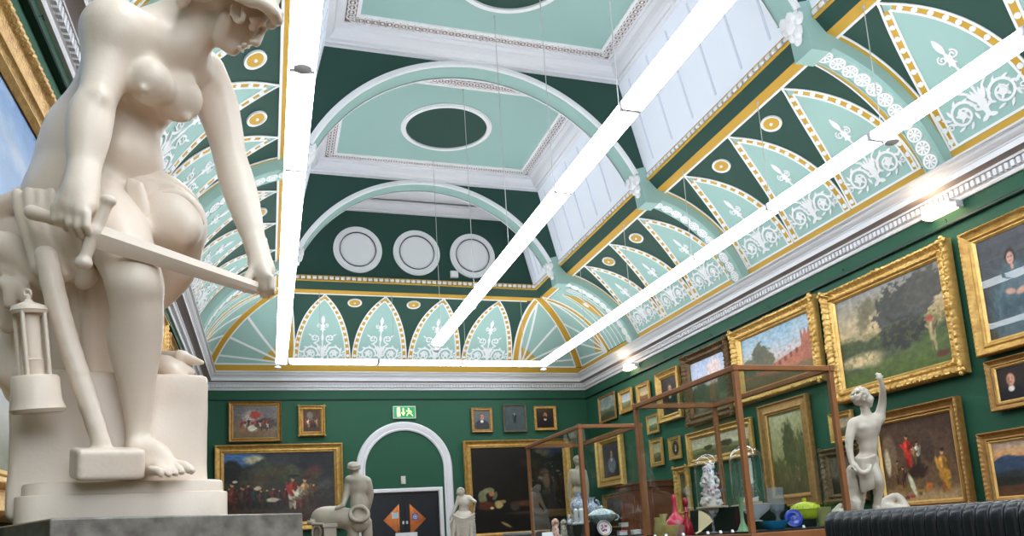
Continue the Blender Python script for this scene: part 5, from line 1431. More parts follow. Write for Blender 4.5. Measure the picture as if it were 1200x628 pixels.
G_uran = gm('lime_glass', (190, 206, 50), alpha=.8); G_ypale = gm('pale_lime_glass', (206, 204, 150), alpha=.28); G_blue = gm('cobalt_glass', (40, 62, 170), alpha=.9); G_cyan = gm('turquoise_glass', (40, 150, 206), alpha=.85)
G_green = gm('pale_green_glass', (150, 206, 160), alpha=.7); G_milk = gm('frosted_glass', (214, 216, 220), .3, .4)
M_porc = mat('porcelain', (232, 234, 238), .15, spec=.6, coat=.5); M_plinth = mat('black_plinth', (18, 19, 21), .35)
M_card = mat('label_card', (232, 232, 232), .6)
# black raised plinth inside the near case
pl = MB().box((3.02, 4.55, DZ), (3.44, 5.15, DZ+.165))
tag(pl.build('case_plinth', M_plinth, bevel=.004), 'black block plinth inside the near display case under the glass domes', 'plinth')
PZ = DZ+.165
def dome(px, y, r, h, label):
    x = hold(px, 560, y)[0]; t = empty('glass_dome', (x, y, PZ), label, 'glass dome', None)
    g = MB(); pr = [(r, .012), (r, h-r)]+[(r*cos(a), h-r+r*sin(a)) for a in [pi/2*k/8 for k in range(1, 9)]]
    g.lathe((x, y, PZ), pr, 32); g.build('dome', M_dome, t, smooth=True)
    MB().lathe((x, y, PZ), [(0, 0), (r*1.12, 0), (r*1.14, .006), (r*1.1, .014), (0, .014)], 32).build('base', mat('dome_base', (170, 150, 124), .5), t, smooth=True, auto=40)
    return x
xd1 = dome(831, 4.80, .098, .385, 'left glass dome over a lumpy white ornament, inside the near case')
xd2 = dome(876, 4.74, .118, .435, 'right glass dome over a small model ship, behind the front corner post')
# white ornament: encrusted group with butterflies of colour
r9 = random.Random(9)
t = empty('white_ornament', (xd1, 4.80, PZ+.014), 'lumpy white shell ornament with pink and blue glints under the left glass dome', 'ornament')
S = Sculpt(.005)
base = np.array([xd1, 4.80, PZ+.016])
for k in range(150):
    h = r9.random()**.8*.29; R_ = .088-.20*h if h < .1 else (.068-.17*(h-.1))*(1+.25*sin(h*48)); a = r9.random()*2*pi
    S.ell(base+np.array([R_*cos(a)*.85, R_*sin(a)*.85, .010+h]), (.011, .011, .010), None, .004)
S.cap(base, base+[0, 0, .28], .062, .018, .02)
S.mesh('encrustation', mat('white_encrustation', (236, 226, 226), .5), t, 0)
for i, (dx, dz) in enumerate(((-.05, .10), (-.02, .25), (.01, .12), (.055, .10), (.03, .22), (-.04, .24))):
    c = np.array([xd1+dx, 4.735, PZ+.02+dz]); m = MB()
    for s_ in (-1, 1): m.add([tuple(c), tuple(c+[s_*.018, -.006, .014]), tuple(c+[s_*.014, -.004, -.011])], [(0, 1, 2)])
    m.build('wing', [mat('wing_pink', (190, 80, 130), .3), mat('wing_blue', (80, 110, 180), .3)][i % 2], t)
# model ship of glass under the right dome
t = empty('model_ship', (xd2, 4.74, PZ+.014), 'small pale model ship under the right glass dome', 'model ship')
m = MB(); hullp = []
for k in range(9):
    q = -1+2*k/8; hw = .02*(1-q*q)**.5+.001
    hullp.append([(xd2+.075*q, 4.74-hw, PZ+.055+.012*q*q), (xd2+.07*q, 4.74-hw*.6, PZ+.03), (xd2+.065*q, 4.74, PZ+.022), (xd2+.07*q, 4.74+hw*.6, PZ+.03), (xd2+.075*q, 4.74+hw, PZ+.055+.012*q*q)])
m.grid(hullp); m.build('hull', M_porc, t, smooth=True)
s_ = MB()
for k, h in ((-.035, .16), (.0, .20), (.035, .15)):
    s_.tube([(xd2+k, 4.74, PZ+.05), (xd2+k, 4.74, PZ+.05+h)], .002, 6)
    for z in (.35, .6, .85): s_.tube([(xd2+k-.028, 4.74, PZ+.05+h*z), (xd2+k+.028, 4.74, PZ+.05+h*z)], .0013, 5)
    s_.tube([(xd2+k, 4.74, PZ+.05+h), (xd2+k+.07, 4.74, PZ+.06)], .0008, 4); s_.tube([(xd2+k, 4.74, PZ+.05+h), (xd2+k-.06, 4.74, PZ+.06)], .0008, 4)
s_.build('rigging', G_milk, t)
MB().box((xd2-.08, 4.71, PZ+.014), (xd2+.08, 4.77, PZ+.03)).build('stand', mat('dome_base', (170, 150, 124)), t)

# front glass on the deck
bottle = [(0, 0), (.16, 0), (.2, .02), (.25, .12), (.27, .22), (.24, .34), (.15, .44), (.075, .52), (.05, .62), (.045, .85), (.055, .9), (.05, .93), (.03, .98), (0, 1)]
vessel('glass_vase', bottle, G_cran, 791, 610, 4.42, DZ, 'tall necked cranberry red glass bottle inside the near display case', 'vase', hpx=48, seg=28)
dec = [(0, 0), (.13, 0), (.15, .03), (.14, .3), (.06, .42), (.045, .58), (.08, .6), (.05, .64), (.045, .72), (.02, .74), (.07, .80), (.075, .88), (.04, .97), (0, 1)]
vessel('decanter', dec, G_ruby, 804, 612, 4.22, DZ, 'small ruby red decanter right of the cranberry bottle', 'decanter', hpx=44)
cs = [(0, 0), (.22, 0), (.2, .05), (.07, .1), (.05, .3), (.08, .36), (.05, .42), (.05, .6), (.16, .7), (.19, .82), (.14, .93), (0, 1)]
def stand_(x, y, px, hpx, mt, label, cat, pr=cs, z=DZ, grp=None): return vessel(cat.replace(' ', '_'), pr, mt, px, 0, y, z, label, cat, hpx=hpx, group=grp)
stand_(0, 4.60, 808, 26, G_clear, 'clear glass ball stopper decanter on the black plinth left of the domes', 'decanter', z=PZ)
stand_(0, 4.12, 834, 26, G_clear, 'slim clear crystal candlestick in front of the black plinth', 'candlestick', [(0, 0), (.2, 0), (.16, .06), (.05, .12), (.08, .3), (.04, .4), (.07, .55), (.045, .7), (.2, .78), (.22, .84), (.08, .88), (.12, 1), (0, 1)])
stand_(0, 4.35, 771, 22, G_ypale, 'pale yellow green glass jug with handle, leftmost in the near case', 'jug', [(0, 0), (.25, 0), (.3, .1), (.34, .3), (.25, .55), (.2, .75), (.28, 1), (.26, 1), (.18, .75), (0, .2)])
stand_(0, 4.25, 777, 26, G_ypale, 'second pale yellow glass vase, next to the jug', 'vase', [(0, 0), (.2, 0), (.08, .15), (.18, .3), (.2, .5), (.1, .75), (.22, 1), (.2, 1), (.08, .75), (0, .5)])
stand_(0, 4.15, 785, 13, G_ypale, 'low pale yellow glass bowl in front of the red bottle', 'bowl', [(0, 0), (.4, 0), (.5, .1), (.9, .9), (.95, 1), (.8, .9), (0, .15)])
stand_(0, 4.15, 794, 19, G_clear, 'small clear square stoppered scent bottle', 'scent bottle', [(0, 0), (.35, 0), (.36, .1), (.36, .6), (.12, .68), (.12, .75), (.24, .8), (.24, .95), (0, 1)])
# folding fan of cream card leaning
t = empty('cream_fan', tuple(hold(820, 612, 4.08)*[1, 1, 0]+[0, 0, DZ]), 'cream pleated paper fan propped open inside the near case', 'fan')
m = MB(); c = hold(817, 611, 4.08); c[2] = DZ+.006
for k in range(9):
    a0, a1 = radians(28+6*k), radians(28+6*(k+1)); L0, L1 = .135, .135
    m.add([tuple(c), (c[0]+L0*cos(a0)*.9, c[1]+.002, c[2]+L0*sin(a0)), (c[0]+L1*cos((a0+a1)/2)*.9, c[1]-.008, c[2]+L1*sin((a0+a1)/2)), (c[0]+L1*cos(a1)*.9, c[1]+.002, c[2]+L1*sin(a1))], [(0, 1, 2), (0, 2, 3)])
m.tube([tuple(c+[-.02, -.004, 0]), tuple(c+[.02, -.004, .015])], .005, 6)
m.build('fan_leaf', mat('fan_cream', (206, 196, 160), .7), t)
# green flower vase with curled arm
p = hold(868, 0, 4.10); x = p[0]
def vase_arm(t, x, y, z, H):
    MB().tube([(x+.012*cos(a)*1.6+.02, y, z+H*.52+.022*sin(a)) for a in [k*pi/8-.3 for k in range(10)]], .004, 6).build('handle', G_green, t, smooth=True)
vessel('glass_flower_vase', [(0, 0), (.2, 0), (.16, .05), (.07, .25), (.05, .4), (.06, .8), (.11, .97), (.13, 1), (.10, 1), (.04, .8), (0, .4)], G_green, 869, 0, 4.14, DZ, 'pale green glass flower vase with curled handle, left of the corner post', 'vase', hpx=40, extra=vase_arm)
stand_(0, 4.38, 886, 20, G_milk, 'frosted white footed glass bowl behind the front corner post', 'bowl', [(0, 0), (.35, 0), (.3, .06), (.1, .12), (.3, .3), (.7, .6), (.95, 1), (.9, 1), (.6, .6), (0, .3)], z=DZ+.055)
stand_(0, 4.3, 911, 48, G_clear, 'tall clear cut glass goblet right of the corner post', 'goblet', [(0, 0), (.18, 0), (.16, .03), (.04, .06), (.05, .15), (.08, .2), (.04, .26), (.06, .36), (.17, .44), (.2, .6), (.2, 1), (.19, 1), (.185, .6), (.14, .47), (0, .42)])
stand_(0, 4.10, 906, 10, G_cyan, 'turquoise glass dish on the deck right of the corner post', 'dish', [(0, 0), (.9, 0), (1.2, .3), (1.7, .9), (1.75, 1), (1.6, .9), (.9, .35), (0, .3)])
# cobalt plate standing on edge
c = hold(929, 603, 4.16); t = empty('cobalt_plate', (c[0], c[1], DZ), 'dark blue glass plate standing on edge in front of the lime green dish', 'plate')
Mp = Matrix.Rotation(radians(-18), 3, 'Z') @ Matrix.Rotation(radians(76), 3, 'X')
c = np.array([c[0], c[1], DZ+.060])
MB().lathe(c, [(0, .004), (.02, .004), (.03, .008), (.055, .014), (.058, .012), (.056, .006), (.03, 0), (0, -.002)], 32, 0, Mp).build('rim', G_blue, t, smooth=True, auto=60)
MB().lathe(c, [(.012, .0065), (.0135, .0085), (.015, .0065)], 20, 0, Mp).build('ring_mark', G_milk, t)
MB().box((c[0]-.012, c[1]-.005, DZ), (c[0]+.012, c[1]+.03, DZ+.012)).build('plate_stand', M_plinth, t)
bp = MB().box((3.21, 4.22, DZ), (3.40, 4.36, DZ+.05)); tag(bp.build('case_plinth', M_plinth, bevel=.003), 'small black block under the lime green covered dish', 'plinth')
def lime(t, x, y, z, H):
    m = MB()
    for k in range(16):
        a = k*pi/8; m.ball((x+.62*H*cos(a), y+.62*H*sin(a), z+.5*H), (.06*H, .06*H, .16*H), 6)
        m.ball((x+.45*H*cos(a), y+.45*H*sin(a), z+.68*H), (.06*H, .06*H, .06*H), 6)
    m.build('cut_pattern', G_uran, t, smooth=True)
vessel('covered_dish', [(0, 0), (.5, 0), (.58, .08), (.66, .3), (.68, .45), (.7, .48), (.62, .62), (.42, .75), (.15, .82), (.08, .84), (.1, .9), (.08, .98), (0, 1)], G_uran, 944, 0, 4.29, DZ+.05, 'bright lime green covered glass dish with knob lid, right end of the near case', 'dish', hpx=25, extra=lime)
vessel('glass_tumbler', [(0, 0), (.34, 0), (.36, .05), (.42, 1), (.40, 1), (.34, .08), (0, .06)], G_ypale, 965, 0, 4.20, DZ, 'yellow green cut glass tumbler right of the lime green dish', 'tumbler', hpx=22)
for i, px in enumerate((767, 780, 800, 829, 844, 858, 942)):
    c = hold(px, 612, 4.04); m = MB().add([(c[0]-.008, c[1], DZ), (c[0]+.008, c[1], DZ), (c[0]+.008, c[1]+.008, DZ+.016), (c[0]-.008, c[1]+.008, DZ+.016), (c[0]-.008, c[1]+.012, DZ), (c[0]+.008, c[1]+.012, DZ)], [(0, 1, 2, 3), (3, 2, 5, 4)])
    tag(m.build('number_card', M_card), 'tiny white tent card along the front of the near display case', 'card', 'tent cards in the near case')

# ---- far case: porcelain
def fig_spaniel(px, hpx, y, z, label, grp, col):
    x = hold(px, 600, y)[0]; w = (np.array([x, y, z])-EYE) @ CW; H = hpx*w/FPX
    S = Sculpt(.004); b = np.array([x, y, z])
    S.ell(b+[0, 0, .28*H], (.17*H, .2*H, .28*H), None, .02); S.ell(b+[0, -.05*H, .52*H], (.14*H, .15*H, .2*H), None, .02); S.ell(b+[0, -.10*H, .80*H], (.13*H, .15*H, .14*H), None, .015)
    S.ell(b+[0, -.24*H, .77*H], (.06*H, .09*H, .06*H), None, .01)
    for s_ in (-1, 1):
        S.ell(b+[s_*.13*H, -.08*H, .72*H], (.05*H, .08*H, .14*H), None, .008); S.cap(b+[s_*.08*H, -.16*H, .4*H], b+[s_*.08*H, -.2*H, .05*H], .05*H, .045*H, .008); S.ell(b+[s_*.15*H, 0, .1*H], (.08*H, .14*H, .1*H), None, .01)
    S.box(b+[0, 0, .03*H], (.24*H, .26*H, .03*H), None, .006, .006)
    return tag(S.mesh('porcelain_dog', col, None, 1), label, 'figurine', grp)
M_porcr = mat('painted_porcelain', (228, 214, 204), .2, spec=.6, noise=.3, nscale=45, rgb2=(170, 96, 70)); M_porcg = mat('mottled_porcelain', (206, 206, 190), .2, noise=.35, nscale=60, rgb2=(96, 100, 80)); M_porcb = mat('blue_white_porcelain', (220, 224, 232), .15, noise=.2, nscale=50, rgb2=(130, 144, 184))
fig_spaniel(649, 26, 6.75, DZ, 'white and rust porcelain dog figurine sitting at the left of the far case', None, M_porcr)
fig_spaniel(659, 24, 6.85, DZ, 'mottled green and white porcelain figurine right of the porcelain dog', None, M_porcg)
bx = MB().box((2.79, 6.62, DZ), (2.98, 6.92, DZ+.12)); tag(bx.build('case_plinth', M_plinth), 'black block inside the far case under the white boots', 'plinth')
x = hold(677, 600, 6.75)[0]
for i, (d, lab) in enumerate(((-.02, 'left'), (.035, 'right'))):
    S = Sculpt(.0035); b = np.array([x+d, 6.75, DZ+.12]); S.cap(b+[0, 0, .02], b+[0, 0, .13], .018, .024, .01); S.cap(b+[0, 0, .014], b+[-.045, -.01, .012], .016, .012, .01)
    tag(S.mesh('porcelain_boot', M_porc, None, 1), f'{lab} one of two tall white porcelain boots on the black block', 'figurine', 'white porcelain boots')
S = Sculpt(.004); b = np.array([hold(667, 600, 6.72)[0], 6.72, DZ+.12]); S.ell(b+[0, 0, .03], (.03, .02, .025), None, .01); S.chain([b+[.01, 0, .04], b+[-.008, 0, .07], b+[.004, 0, .09], b+[-.014, 0, .095]], [.012, .009, .009, .006], .006)
tag(S.mesh('porcelain_bird', M_porcb, None, 1), 'little blue and white porcelain bird left of the white boots', 'figurine')
ew = [(0, 0), (.18, 0), (.12, .06), (.08, .12), (.22, .3), (.3, .5), (.26, .66), (.12, .78), (.1, .88), (.18, 1), (.15, 1), (.08, .88), (0, .7)]
def ewh(t, x, y, z, H):
    MB().tube([(x+H*(.18+.16*sin(a)), y, z+H*(.66+.22*cos(a))) for a in [k*pi/8 for k in range(9)]], .05*H, 6).build('handle', M_porcb, t, smooth=True)
vessel('porcelain_ewer', ew, M_porcb, 694, 0, 7.3, DZ+.16, 'tall blue and white porcelain ewer behind the corner post of the far case', 'ewer', hpx=27, extra=ewh)
vessel('porcelain_ewer', ew, M_porcb, 678, 0, 7.5, DZ+.16, 'second blue and white ewer at the back left of the far case', 'ewer', hpx=34, extra=ewh)
bx = MB().box((2.82, 7.15, DZ), (3.10, 7.65, DZ+.16)); tag(bx.build('case_plinth', M_plinth), 'rear black block inside the far case under the ewers', 'plinth')
M_tur = mat('tureen_porcelain', (226, 230, 228), .15, noise=.22, nscale=70, rgb2=(130, 160, 170))
def tur(t, x, y, z, H):
    MB().lathe((x, y, z), [(.66*H, .55*H), (.62*H, .6*H), (.45*H, .74*H), (.2*H, .82*H), (.06*H, .85*H), (.09*H, .92*H), (0, H)], 24).build('lid', M_tur, t, smooth=True, auto=50)
    for s_ in (-1, 1): MB().tube([(x+s_*H*(.62+.2*sin(a)), y, z+H*(.42+.14*cos(a))) for a in [k*pi/6 for k in range(7)]], .04*H, 6).build('handle', M_tur, t, smooth=True)
vessel('tureen', [(0, 0), (.35, 0), (.3, .08), (.22, .14), (.5, .3), (.66, .5), (.68, .56), (.6, .54), (0, .3)], M_tur, 705, 0, 6.9, DZ+.085, 'white porcelain tureen with blue pattern and knobbed lid in the far case', 'tureen', hpx=26, extra=tur)
bx = MB().box((2.99, 6.78, DZ), (3.13, 7.02, DZ+.085)); tag(bx.build('case_plinth', M_plinth), 'black block inside the far case under the tureen', 'plinth')
c = hold(708, 620, 6.55); c = np.array([c[0], c[1], DZ+.075]); t = empty('painted_plate', (c[0], c[1], DZ), 'white porcelain plate painted with pink flowers, propped upright in the far case', 'plate')
Mp = Matrix.Rotation(radians(78), 3, 'X')
MB().lathe(c, [(0, 0), (.045, .002), (.070, .012), (.072, .010), (.045, -.004), (0, -.005)], 28, 0, Mp).build('plate_body', M_porc, t, smooth=True, auto=60)
MB().lathe(c, [(.058, .0085), (.062, .0105), (.066, .0115)], 28, 0, Mp).build('gold_band', mat('gold_band', (170, 120, 70), .3, metal=.5), t)
m = MB(); r4 = random.Random(4)
for k in range(12): q = Vector((r4.uniform(-.03, .03), r4.uniform(-.03, .03), .005)); m.ball(Vector(c)+Mp @ q, .008, 6)
m.build('painted_flowers', mat('flower_pink', (196, 60, 110), .4), t)
MB().box((c[0]-.02, c[1]+.004, DZ), (c[0]+.02, c[1]+.04, DZ+.02)).build('plate_stand', M_plinth, t)
for i, (px, py, y, col, lab) in enumerate(((730, 607, 7.0, (226, 210, 190), 'cream lidded snuff box on the upper step of the far case'), (729, 623, 6.55, (206, 120, 140), 'white and pink porcelain box on the lower step of the far case'), (745, 619, 6.6, (226, 228, 230), 'white porcelain block at the right end of the far case'))):
    c = hold(px, py, y); z = DZ if i else DZ+.075
    t = empty('porcelain_box', (c[0], c[1], z), lab, 'box'); MB().box((c[0]-.04, y-.03, z), (c[0]+.04, y+.03, z+.032)).build('box_body', M_porc, t, bevel=.004); MB().box((c[0]-.042, y-.032, z+.032), (c[0]+.042, y+.032, z+.044)).build('lid', mat('boxlid%s' % 'abc'[i], col, .3), t, bevel=.004)
bx = MB().box((3.14, 6.90, DZ), (3.28, 7.10, DZ+.075)); tag(bx.build('case_plinth', M_plinth), 'black block inside the far case under the cream snuff box', 'plinth')
c = hold(641, 600, 6.5); tag(MB().add([(c[0]-.05, 6.5, DZ), (c[0]+.05, 6.5, DZ), (c[0]+.05, 6.53, DZ+.07), (c[0]-.05, 6.53, DZ+.07), (c[0]-.05, 6.55, DZ), (c[0]+.05, 6.55, DZ)], [(0, 1, 2, 3), (3, 2, 5, 4), (0, 3, 4), (1, 5, 2)]).build('caption_card', mat('caption_white', (214, 216, 222), .6)), 'white caption card standing at the left front of the far case', 'card')

# ================================================================== radiators
M_rad = mat('radiator_black', (28, 31, 38), .3, spec=.5, coat=.2)
def radiator(x0, x1, y0, y1, zt_, label, pitch=.064):
    t = empty('radiator', ((x0+x1)/2, (y0+y1)/2, 0), label, 'radiator')
    n = int(round((y1-y0)/pitch)); pitch = (y1-y0)/n
    R = .055
    prof = [(x0+.01, .10), (x0, .14), (x0, zt_-R-.02)]+[(x0+R-R*cos(a), zt_-R-.02+(R+.02)*sin(a)) for a in [pi/2*k/5 for k in range(1, 6)]]
    prof += [(x1-R+R*sin(a), zt_-R-.02+(R+.02)*cos(a)) for a in [pi/2*k/5 for k in range(6)]]+[(x1, .14), (x1-.01, .10)]
    first = None
    for k in range(n):
        yc = y0+pitch*(k+.5)
        if first is None:
            m = MB(); rows = []
            for q in [(-.5, .011), (-.47, .006), (-.38, .0018), (-.2, 0), (.2, 0), (.38, .0018), (.47, .006), (.5, .011)]:
                cx, cz = (x0+x1)/2, zt_/2
                rows.append([(cx+(x-cx)*(1-q[1]/(x1-x0)*2), y0+pitch*(.5+q[0]), z-(q[1] if z > .5 else -q[1])) for x, z in prof])
            m.grid(rows); m.add(rows[0], [tuple(range(len(prof)))]); m.add(rows[-1], [tuple(range(len(prof)-1, -1, -1))])
            first = m.build('section', M_rad, t, smooth=True, auto=60)
        else:
            c = first.copy(); COL.objects.link(c); c.location.y += pitch*k
    m = MB()
    for yy in (y0+pitch*.5, y1-pitch*.5):
        for xx in (x0+.04, x1-.04): m.box((xx-.02, yy-.02, 0), (xx+.02, yy+.02, .12))
    m.tube([((x0+x1)/2, y0, .2), ((x0+x1)/2, y1, .2)], .03, 10)
    m.build('feet', M_rad, t)
radiator(2.75, 2.93, 1.30, 3.365, 1.070, 'glossy black ribbed radiator in the lower right foreground, in front of the near case')
radiator(2.75, 2.93, 7.98, 9.28, 1.078, 'far black radiator, only its top showing left of the far case', .065)
# wooden cabinet against the right wall
M_mahog = mat('mahogany', (120, 62, 36), .3, noise=.5, nscale=4, rgb2=(88, 42, 24), coat=.3)
t = empty('wooden_cabinet', (XR-.3, 12.45, 0), 'dark reddish wooden cabinet against the right wall, seen through the cases', 'cabinet')
MB().box((XR-.5, 11.86, .1), (XR-.002, 13.15, 1.72)).build('body', M_mahog, t, bevel=.01)
MB().box((XR-.55, 11.82, 1.72), (XR-.002, 13.19, 1.80)).box((XR-.58, 11.80, 1.80), (XR-.002, 13.21, 1.83)).build('cornice', M_mahog, t, bevel=.01)
MB().box((XR-.52, 11.84, 0), (XR-.002, 13.17, .1)).build('plinth', M_mahog, t)
for y0 in (11.90, 12.52):
    d = MB().box((XR-.52, y0, .16), (XR-.5, y0+.59, 1.66)).build('door', M_mahog, t, bevel=.004)
    m = MB(); 
    sweep_rect(m, lambda a, b, z: (XR-.52-z, y0+.295+a, .91+b), .44, 1.3, [(0, 0), (0, .012), (.02, .012), (.03, 0)])
    m.build('door_moulding', M_mahog, d); MB().ball((XR-.535, y0+(.55 if y0 < 12 else .04), .95), .014, 8).build('knob', M_screw, d)

# notice on a stand in front of the double doors
x0_, x1_ = at_plane(463.5, 626, 1, 13.2)[0], at_plane(489, 626, 1, 13.2)[0]; zt2 = at_plane(476, 624, 1, 13.2)[2]
t = empty('notice_stand', ((x0_+x1_)/2, 13.2, 0), 'white notice board on a stand before the black double doors, only its top edge showing', 'notice')
MB().box((x0_, 13.19, zt2-.30), (x1_, 13.21, zt2)).build('board', mat('notice_white', (224, 226, 232), .5), t)
MB().tube([((x0_+x1_)/2, 13.22, .02), ((x0_+x1_)/2, 13.22, zt2-.05)], .012, 8).box(((x0_+x1_)/2-.15, 13.07, 0), ((x0_+x1_)/2+.15, 13.37, .02)).build('stand', M_plinth, t)
# ================================================================== the smaller marbles
def pedestal(cx, cy, hw, zt_, label, m_=None, d=None):
    d = d or hw
    m = MB().box((cx-hw, cy-d, .1), (cx+hw, cy+d, zt_-.04)).box((cx-hw-.03, cy-d-.03, 0), (cx+hw+.03, cy+d+.03, .1)).box((cx-hw-.02, cy-d-.02, zt_-.04), (cx+hw+.02, cy+d+.02, zt_))
    return tag(m.build('sculpture_pedestal', m_ or M_granite, bevel=.006), label, 'pedestal')

# ---- youth with one arm raised, one hand resting on a draped tree stump, figure lying behind his feet
W_ = 5.6
def B(px, py, dw=0.): return at(px, py, W_+dw)
def q_(r): return r*W_/FPX
t = empty('raised_arm_statue', tuple(B(1025, 606)), 'white marble youth with curly hair raising one arm, behind the black radiator', 'statue')
S = Sculpt(.009)
k1 = .03
S.ell(B(1014, 503), (q_(17), q_(11), q_(16)), axes(-8), k1)                # chest
S.ell(B(1022, 495, .0), (q_(11), q_(9), q_(9)), axes(0), .02)
S.ell(B(1018, 522), (q_(11), q_(8.5), q_(13)), axes(6), k1)                # waist
S.ell(B(1012, 501, -.055), (q_(6.5), q_(3), q_(4.6)), axes(-8), .012); S.ell(B(1024, 499, -.05), (q_(6), q_(3), q_(4.6)), axes(-4), .012)   # chest muscles
S.chain([B(1018, 508, -.075), B(1019.5, 522, -.085), B(1019, 534, -.085)], [q_(.5), q_(.8), q_(.5)], .012, True)
for y in (514, 521): S.chain([B(1012, y+1, -.075), B(1019, y, -.085), B(1026, y-.5, -.07)], [q_(.3), q_(.5), q_(.3)], .010, True)
S.ell(B(1016, 540), (q_(14), q_(10), q_(11)), axes(0), k1)                 # hips
S.cap(B(1002, 496), B(1030, 490, .02), q_(7), q_(7), .03)                   # shoulders
S.cap(B(1016, 488), B(1013, 476), q_(5.5), q_(5), .02)                      # neck
S.chain([B(1000, 497, -.02), B(995, 518, -.05), B(998, 541, -.10)], [q_(6.5), q_(4.6), q_(3.2)], .015)   # lowered arm
S.ell(B(1001, 546, -.12), (q_(4), q_(4), q_(5)), axes(20), .01)
for k in range(4): S.chain([B(1000+1.6*k, 547, -.14), B(1001.5+1.7*k, 551.5, -.16), B(1002+1.7*k, 554.5, -.14)], [q_(1.1), q_(1.0), q_(.9)], .004)
S.cap(B(997, 546, -.14), B(996, 551, -.15), q_(1.2), q_(1), .006)
S.chain([B(1030, 490, .02), B(1034, 472, .0), B(1034, 455, -.05), B(1032, 446, -.07)], [q_(6), q_(4.5), q_(3.4), q_(2.4)], .015)  # raised arm
S.ell(B(1030.5, 443, -.08), (q_(3.2), q_(2), q_(3.6)), axes(-30), .01)
for (a, b) in (((1029, 441), (1025.5, 438)), ((1031, 440), (1028, 437)), ((1032.5, 441), (1031.5, 437.5)), ((1033, 443), (1034.5, 440.5))): S.cap(B(*a, -.08), B(*b, -.08), q_(1.25), q_(1.05), .003)
S.cap(B(1029, 444, -.08), B(1026.5, 443, -.08), q_(1.1), q_(.9), .005)
S.ell(B(1012, 466, 0), (q_(8), q_(8.5), q_(9)), axes(-20), .015); S.ell(B(1017, 469, -.02), (q_(5.6), q_(6.3), q_(6.6)), axes(-30), .012)   # head tipped back, face up to the right
S.cap(B(1020.5, 464, -.035), B(1023.6, 467, -.035), q_(1.1), q_(1.5), .008); S.ell(B(1020.5, 475.5, -.03), (q_(2.2),)*3, None, .01); S.cap(B(1022, 470.4, -.05), B(1022.6, 470.2, -.01), q_(.9), q_(.9), .004); S.cap(B(1021.8, 472.4, -.05), B(1022.4, 472.2, -.01), q_(.9), q_(.9), .004)
S.ell(B(1019.5, 465.5, -.085), (q_(1.6), q_(1.2), q_(1.1)), axes(-30), .006, True)
S.chain([B(1020, 545, -.02), B(1028, 562, -.08), B(1030, 572, -.05), B(1027, 596, .0)], [q_(9), q_(7), q_(5.6), q_(3.4)], .02)      # leg in front
S.chain([B(1027, 594, 0), B(1033, 600, -.07)], [q_(4), q_(3)], .02)
S.chain([B(1010, 548, .03), B(1008, 575, .06), B(1006, 600, .06)], [q_(9), q_(7), q_(5)], .03)
S.chain([B(1006, 600, .04), B(1008, 603, -.06)], [q_(4), q_(3)], .02)
S.mesh('body', M_marbleW, t, 1)
S = Sculpt(.007); r6 = random.Random(6)
S.ell(B(1008.5, 464.5), (q_(9.5), q_(10), q_(9.5)), axes(-20), .01)
for k in range(90):
    a = r6.uniform(0, 2*pi); z_ = r6.uniform(-1, .5); rr_ = sqrt(1-z_*z_)
    x_, y_ = 1008.5+10.2*rr_*cos(a), 464.5+10*rr_*sin(a)
    if x_ > 1013.5 and y_ > 463.5: continue
    S.ell(B(x_, y_, .065*z_), (q_(r6.uniform(1.7, 2.6)), q_(2.2), q_(r6.uniform(1.5, 2.2))), axes(r6.uniform(0, 90)), .002)
S.mesh('curly_hair', M_marbleW, t, 0)
S = Sculpt(.009)
S.ell(B(1013, 545), (q_(15), q_(11), q_(9)), axes(-16), .02)
for k in range(6): S.chain([B(1002, 536+3.4*k, -.06), B(1013, 538+4*k, -.10), B(1026, 533+4*k, -.06)], [q_(1.5), q_(2), q_(1.5)], .015)
for k in range(5): S.chain([B(1010+3.2*k, 552, -.09), B(1010+3.2*k, 566, -.09), B(1011+3*k, 576-1.2*k, -.08)], [q_(2.2), q_(2.6), q_(1.8)], .015)
S.chain([B(1002, 545, -.14), B(1008, 553, -.16), B(1016, 553, -.16), B(1020, 546, -.12)], [q_(2.6), q_(3), q_(3), q_(2.5)], .01)
S.mesh('loincloth', M_marbleW, t, 1)
S = Sculpt(.010)
S.chain([B(1000, 552, -.02), B(998, 575, 0), B(1000, 604, .02)], [q_(8), q_(9.5), q_(11)], .03)
S.ell(B(1004, 592, -.06), (q_(5), q_(6), q_(9)), None, .03); S.ell(B(993, 570, 0), (q_(4), q_(4), q_(8)), None, .02)
S.rough(.006, 22, 4); S.mesh('tree_stump', M_marbleW, t, 0)
S = Sculpt(.009)                                                            # lying figure
S.chain([B(1034, 590, .1), B(1051, 582, .05), B(1064, 598, .0)], [q_(5), q_(4.6), q_(4.6)], .02); S.chain([B(1034, 594, .12), B(1048, 598, .0), B(1064, 601, -.05)], [q_(7), q_(8), q_(5)], .03)
S.ell(B(1046, 598, .05), (q_(14), q_(9), q_(7)), None, .03); S.chain([B(1066, 600, 0), B(1080, 598, 0)], [q_(4), q_(2.5)], .02)
for k in range(5): S.ell(B(1074+2*k, 596+.8*(k % 2), 0), (q_(2),)*3, None, .006)
S.mesh('lying_figure', M_marbleW, t, 1)
c = B(1025, 606, .1); zb = c[2]
S = Sculpt(.012); e = B(1088, 606, .0); d_ = B(972, 606, .1)
S.ell((c+[0, 0, -.025]), (.42, .26, .045), np.array([CR, CW, [0, 0, 1]]), .03); S.chain([B(985, 592, .05), B(978, 603, .05), B(990, 610, .05)], [q_(3), q_(4.5), q_(6)], .02); S.chain([B(990, 598, 0), B(978, 607, 0)], [q_(4), q_(3)], .02)
S.mesh('rocky_base', M_marbleW, t, 1)
pedestal(c[0], c[1], .42, zb-.072, 'plain stone pedestal under the raised arm statue, hidden behind the radiator')

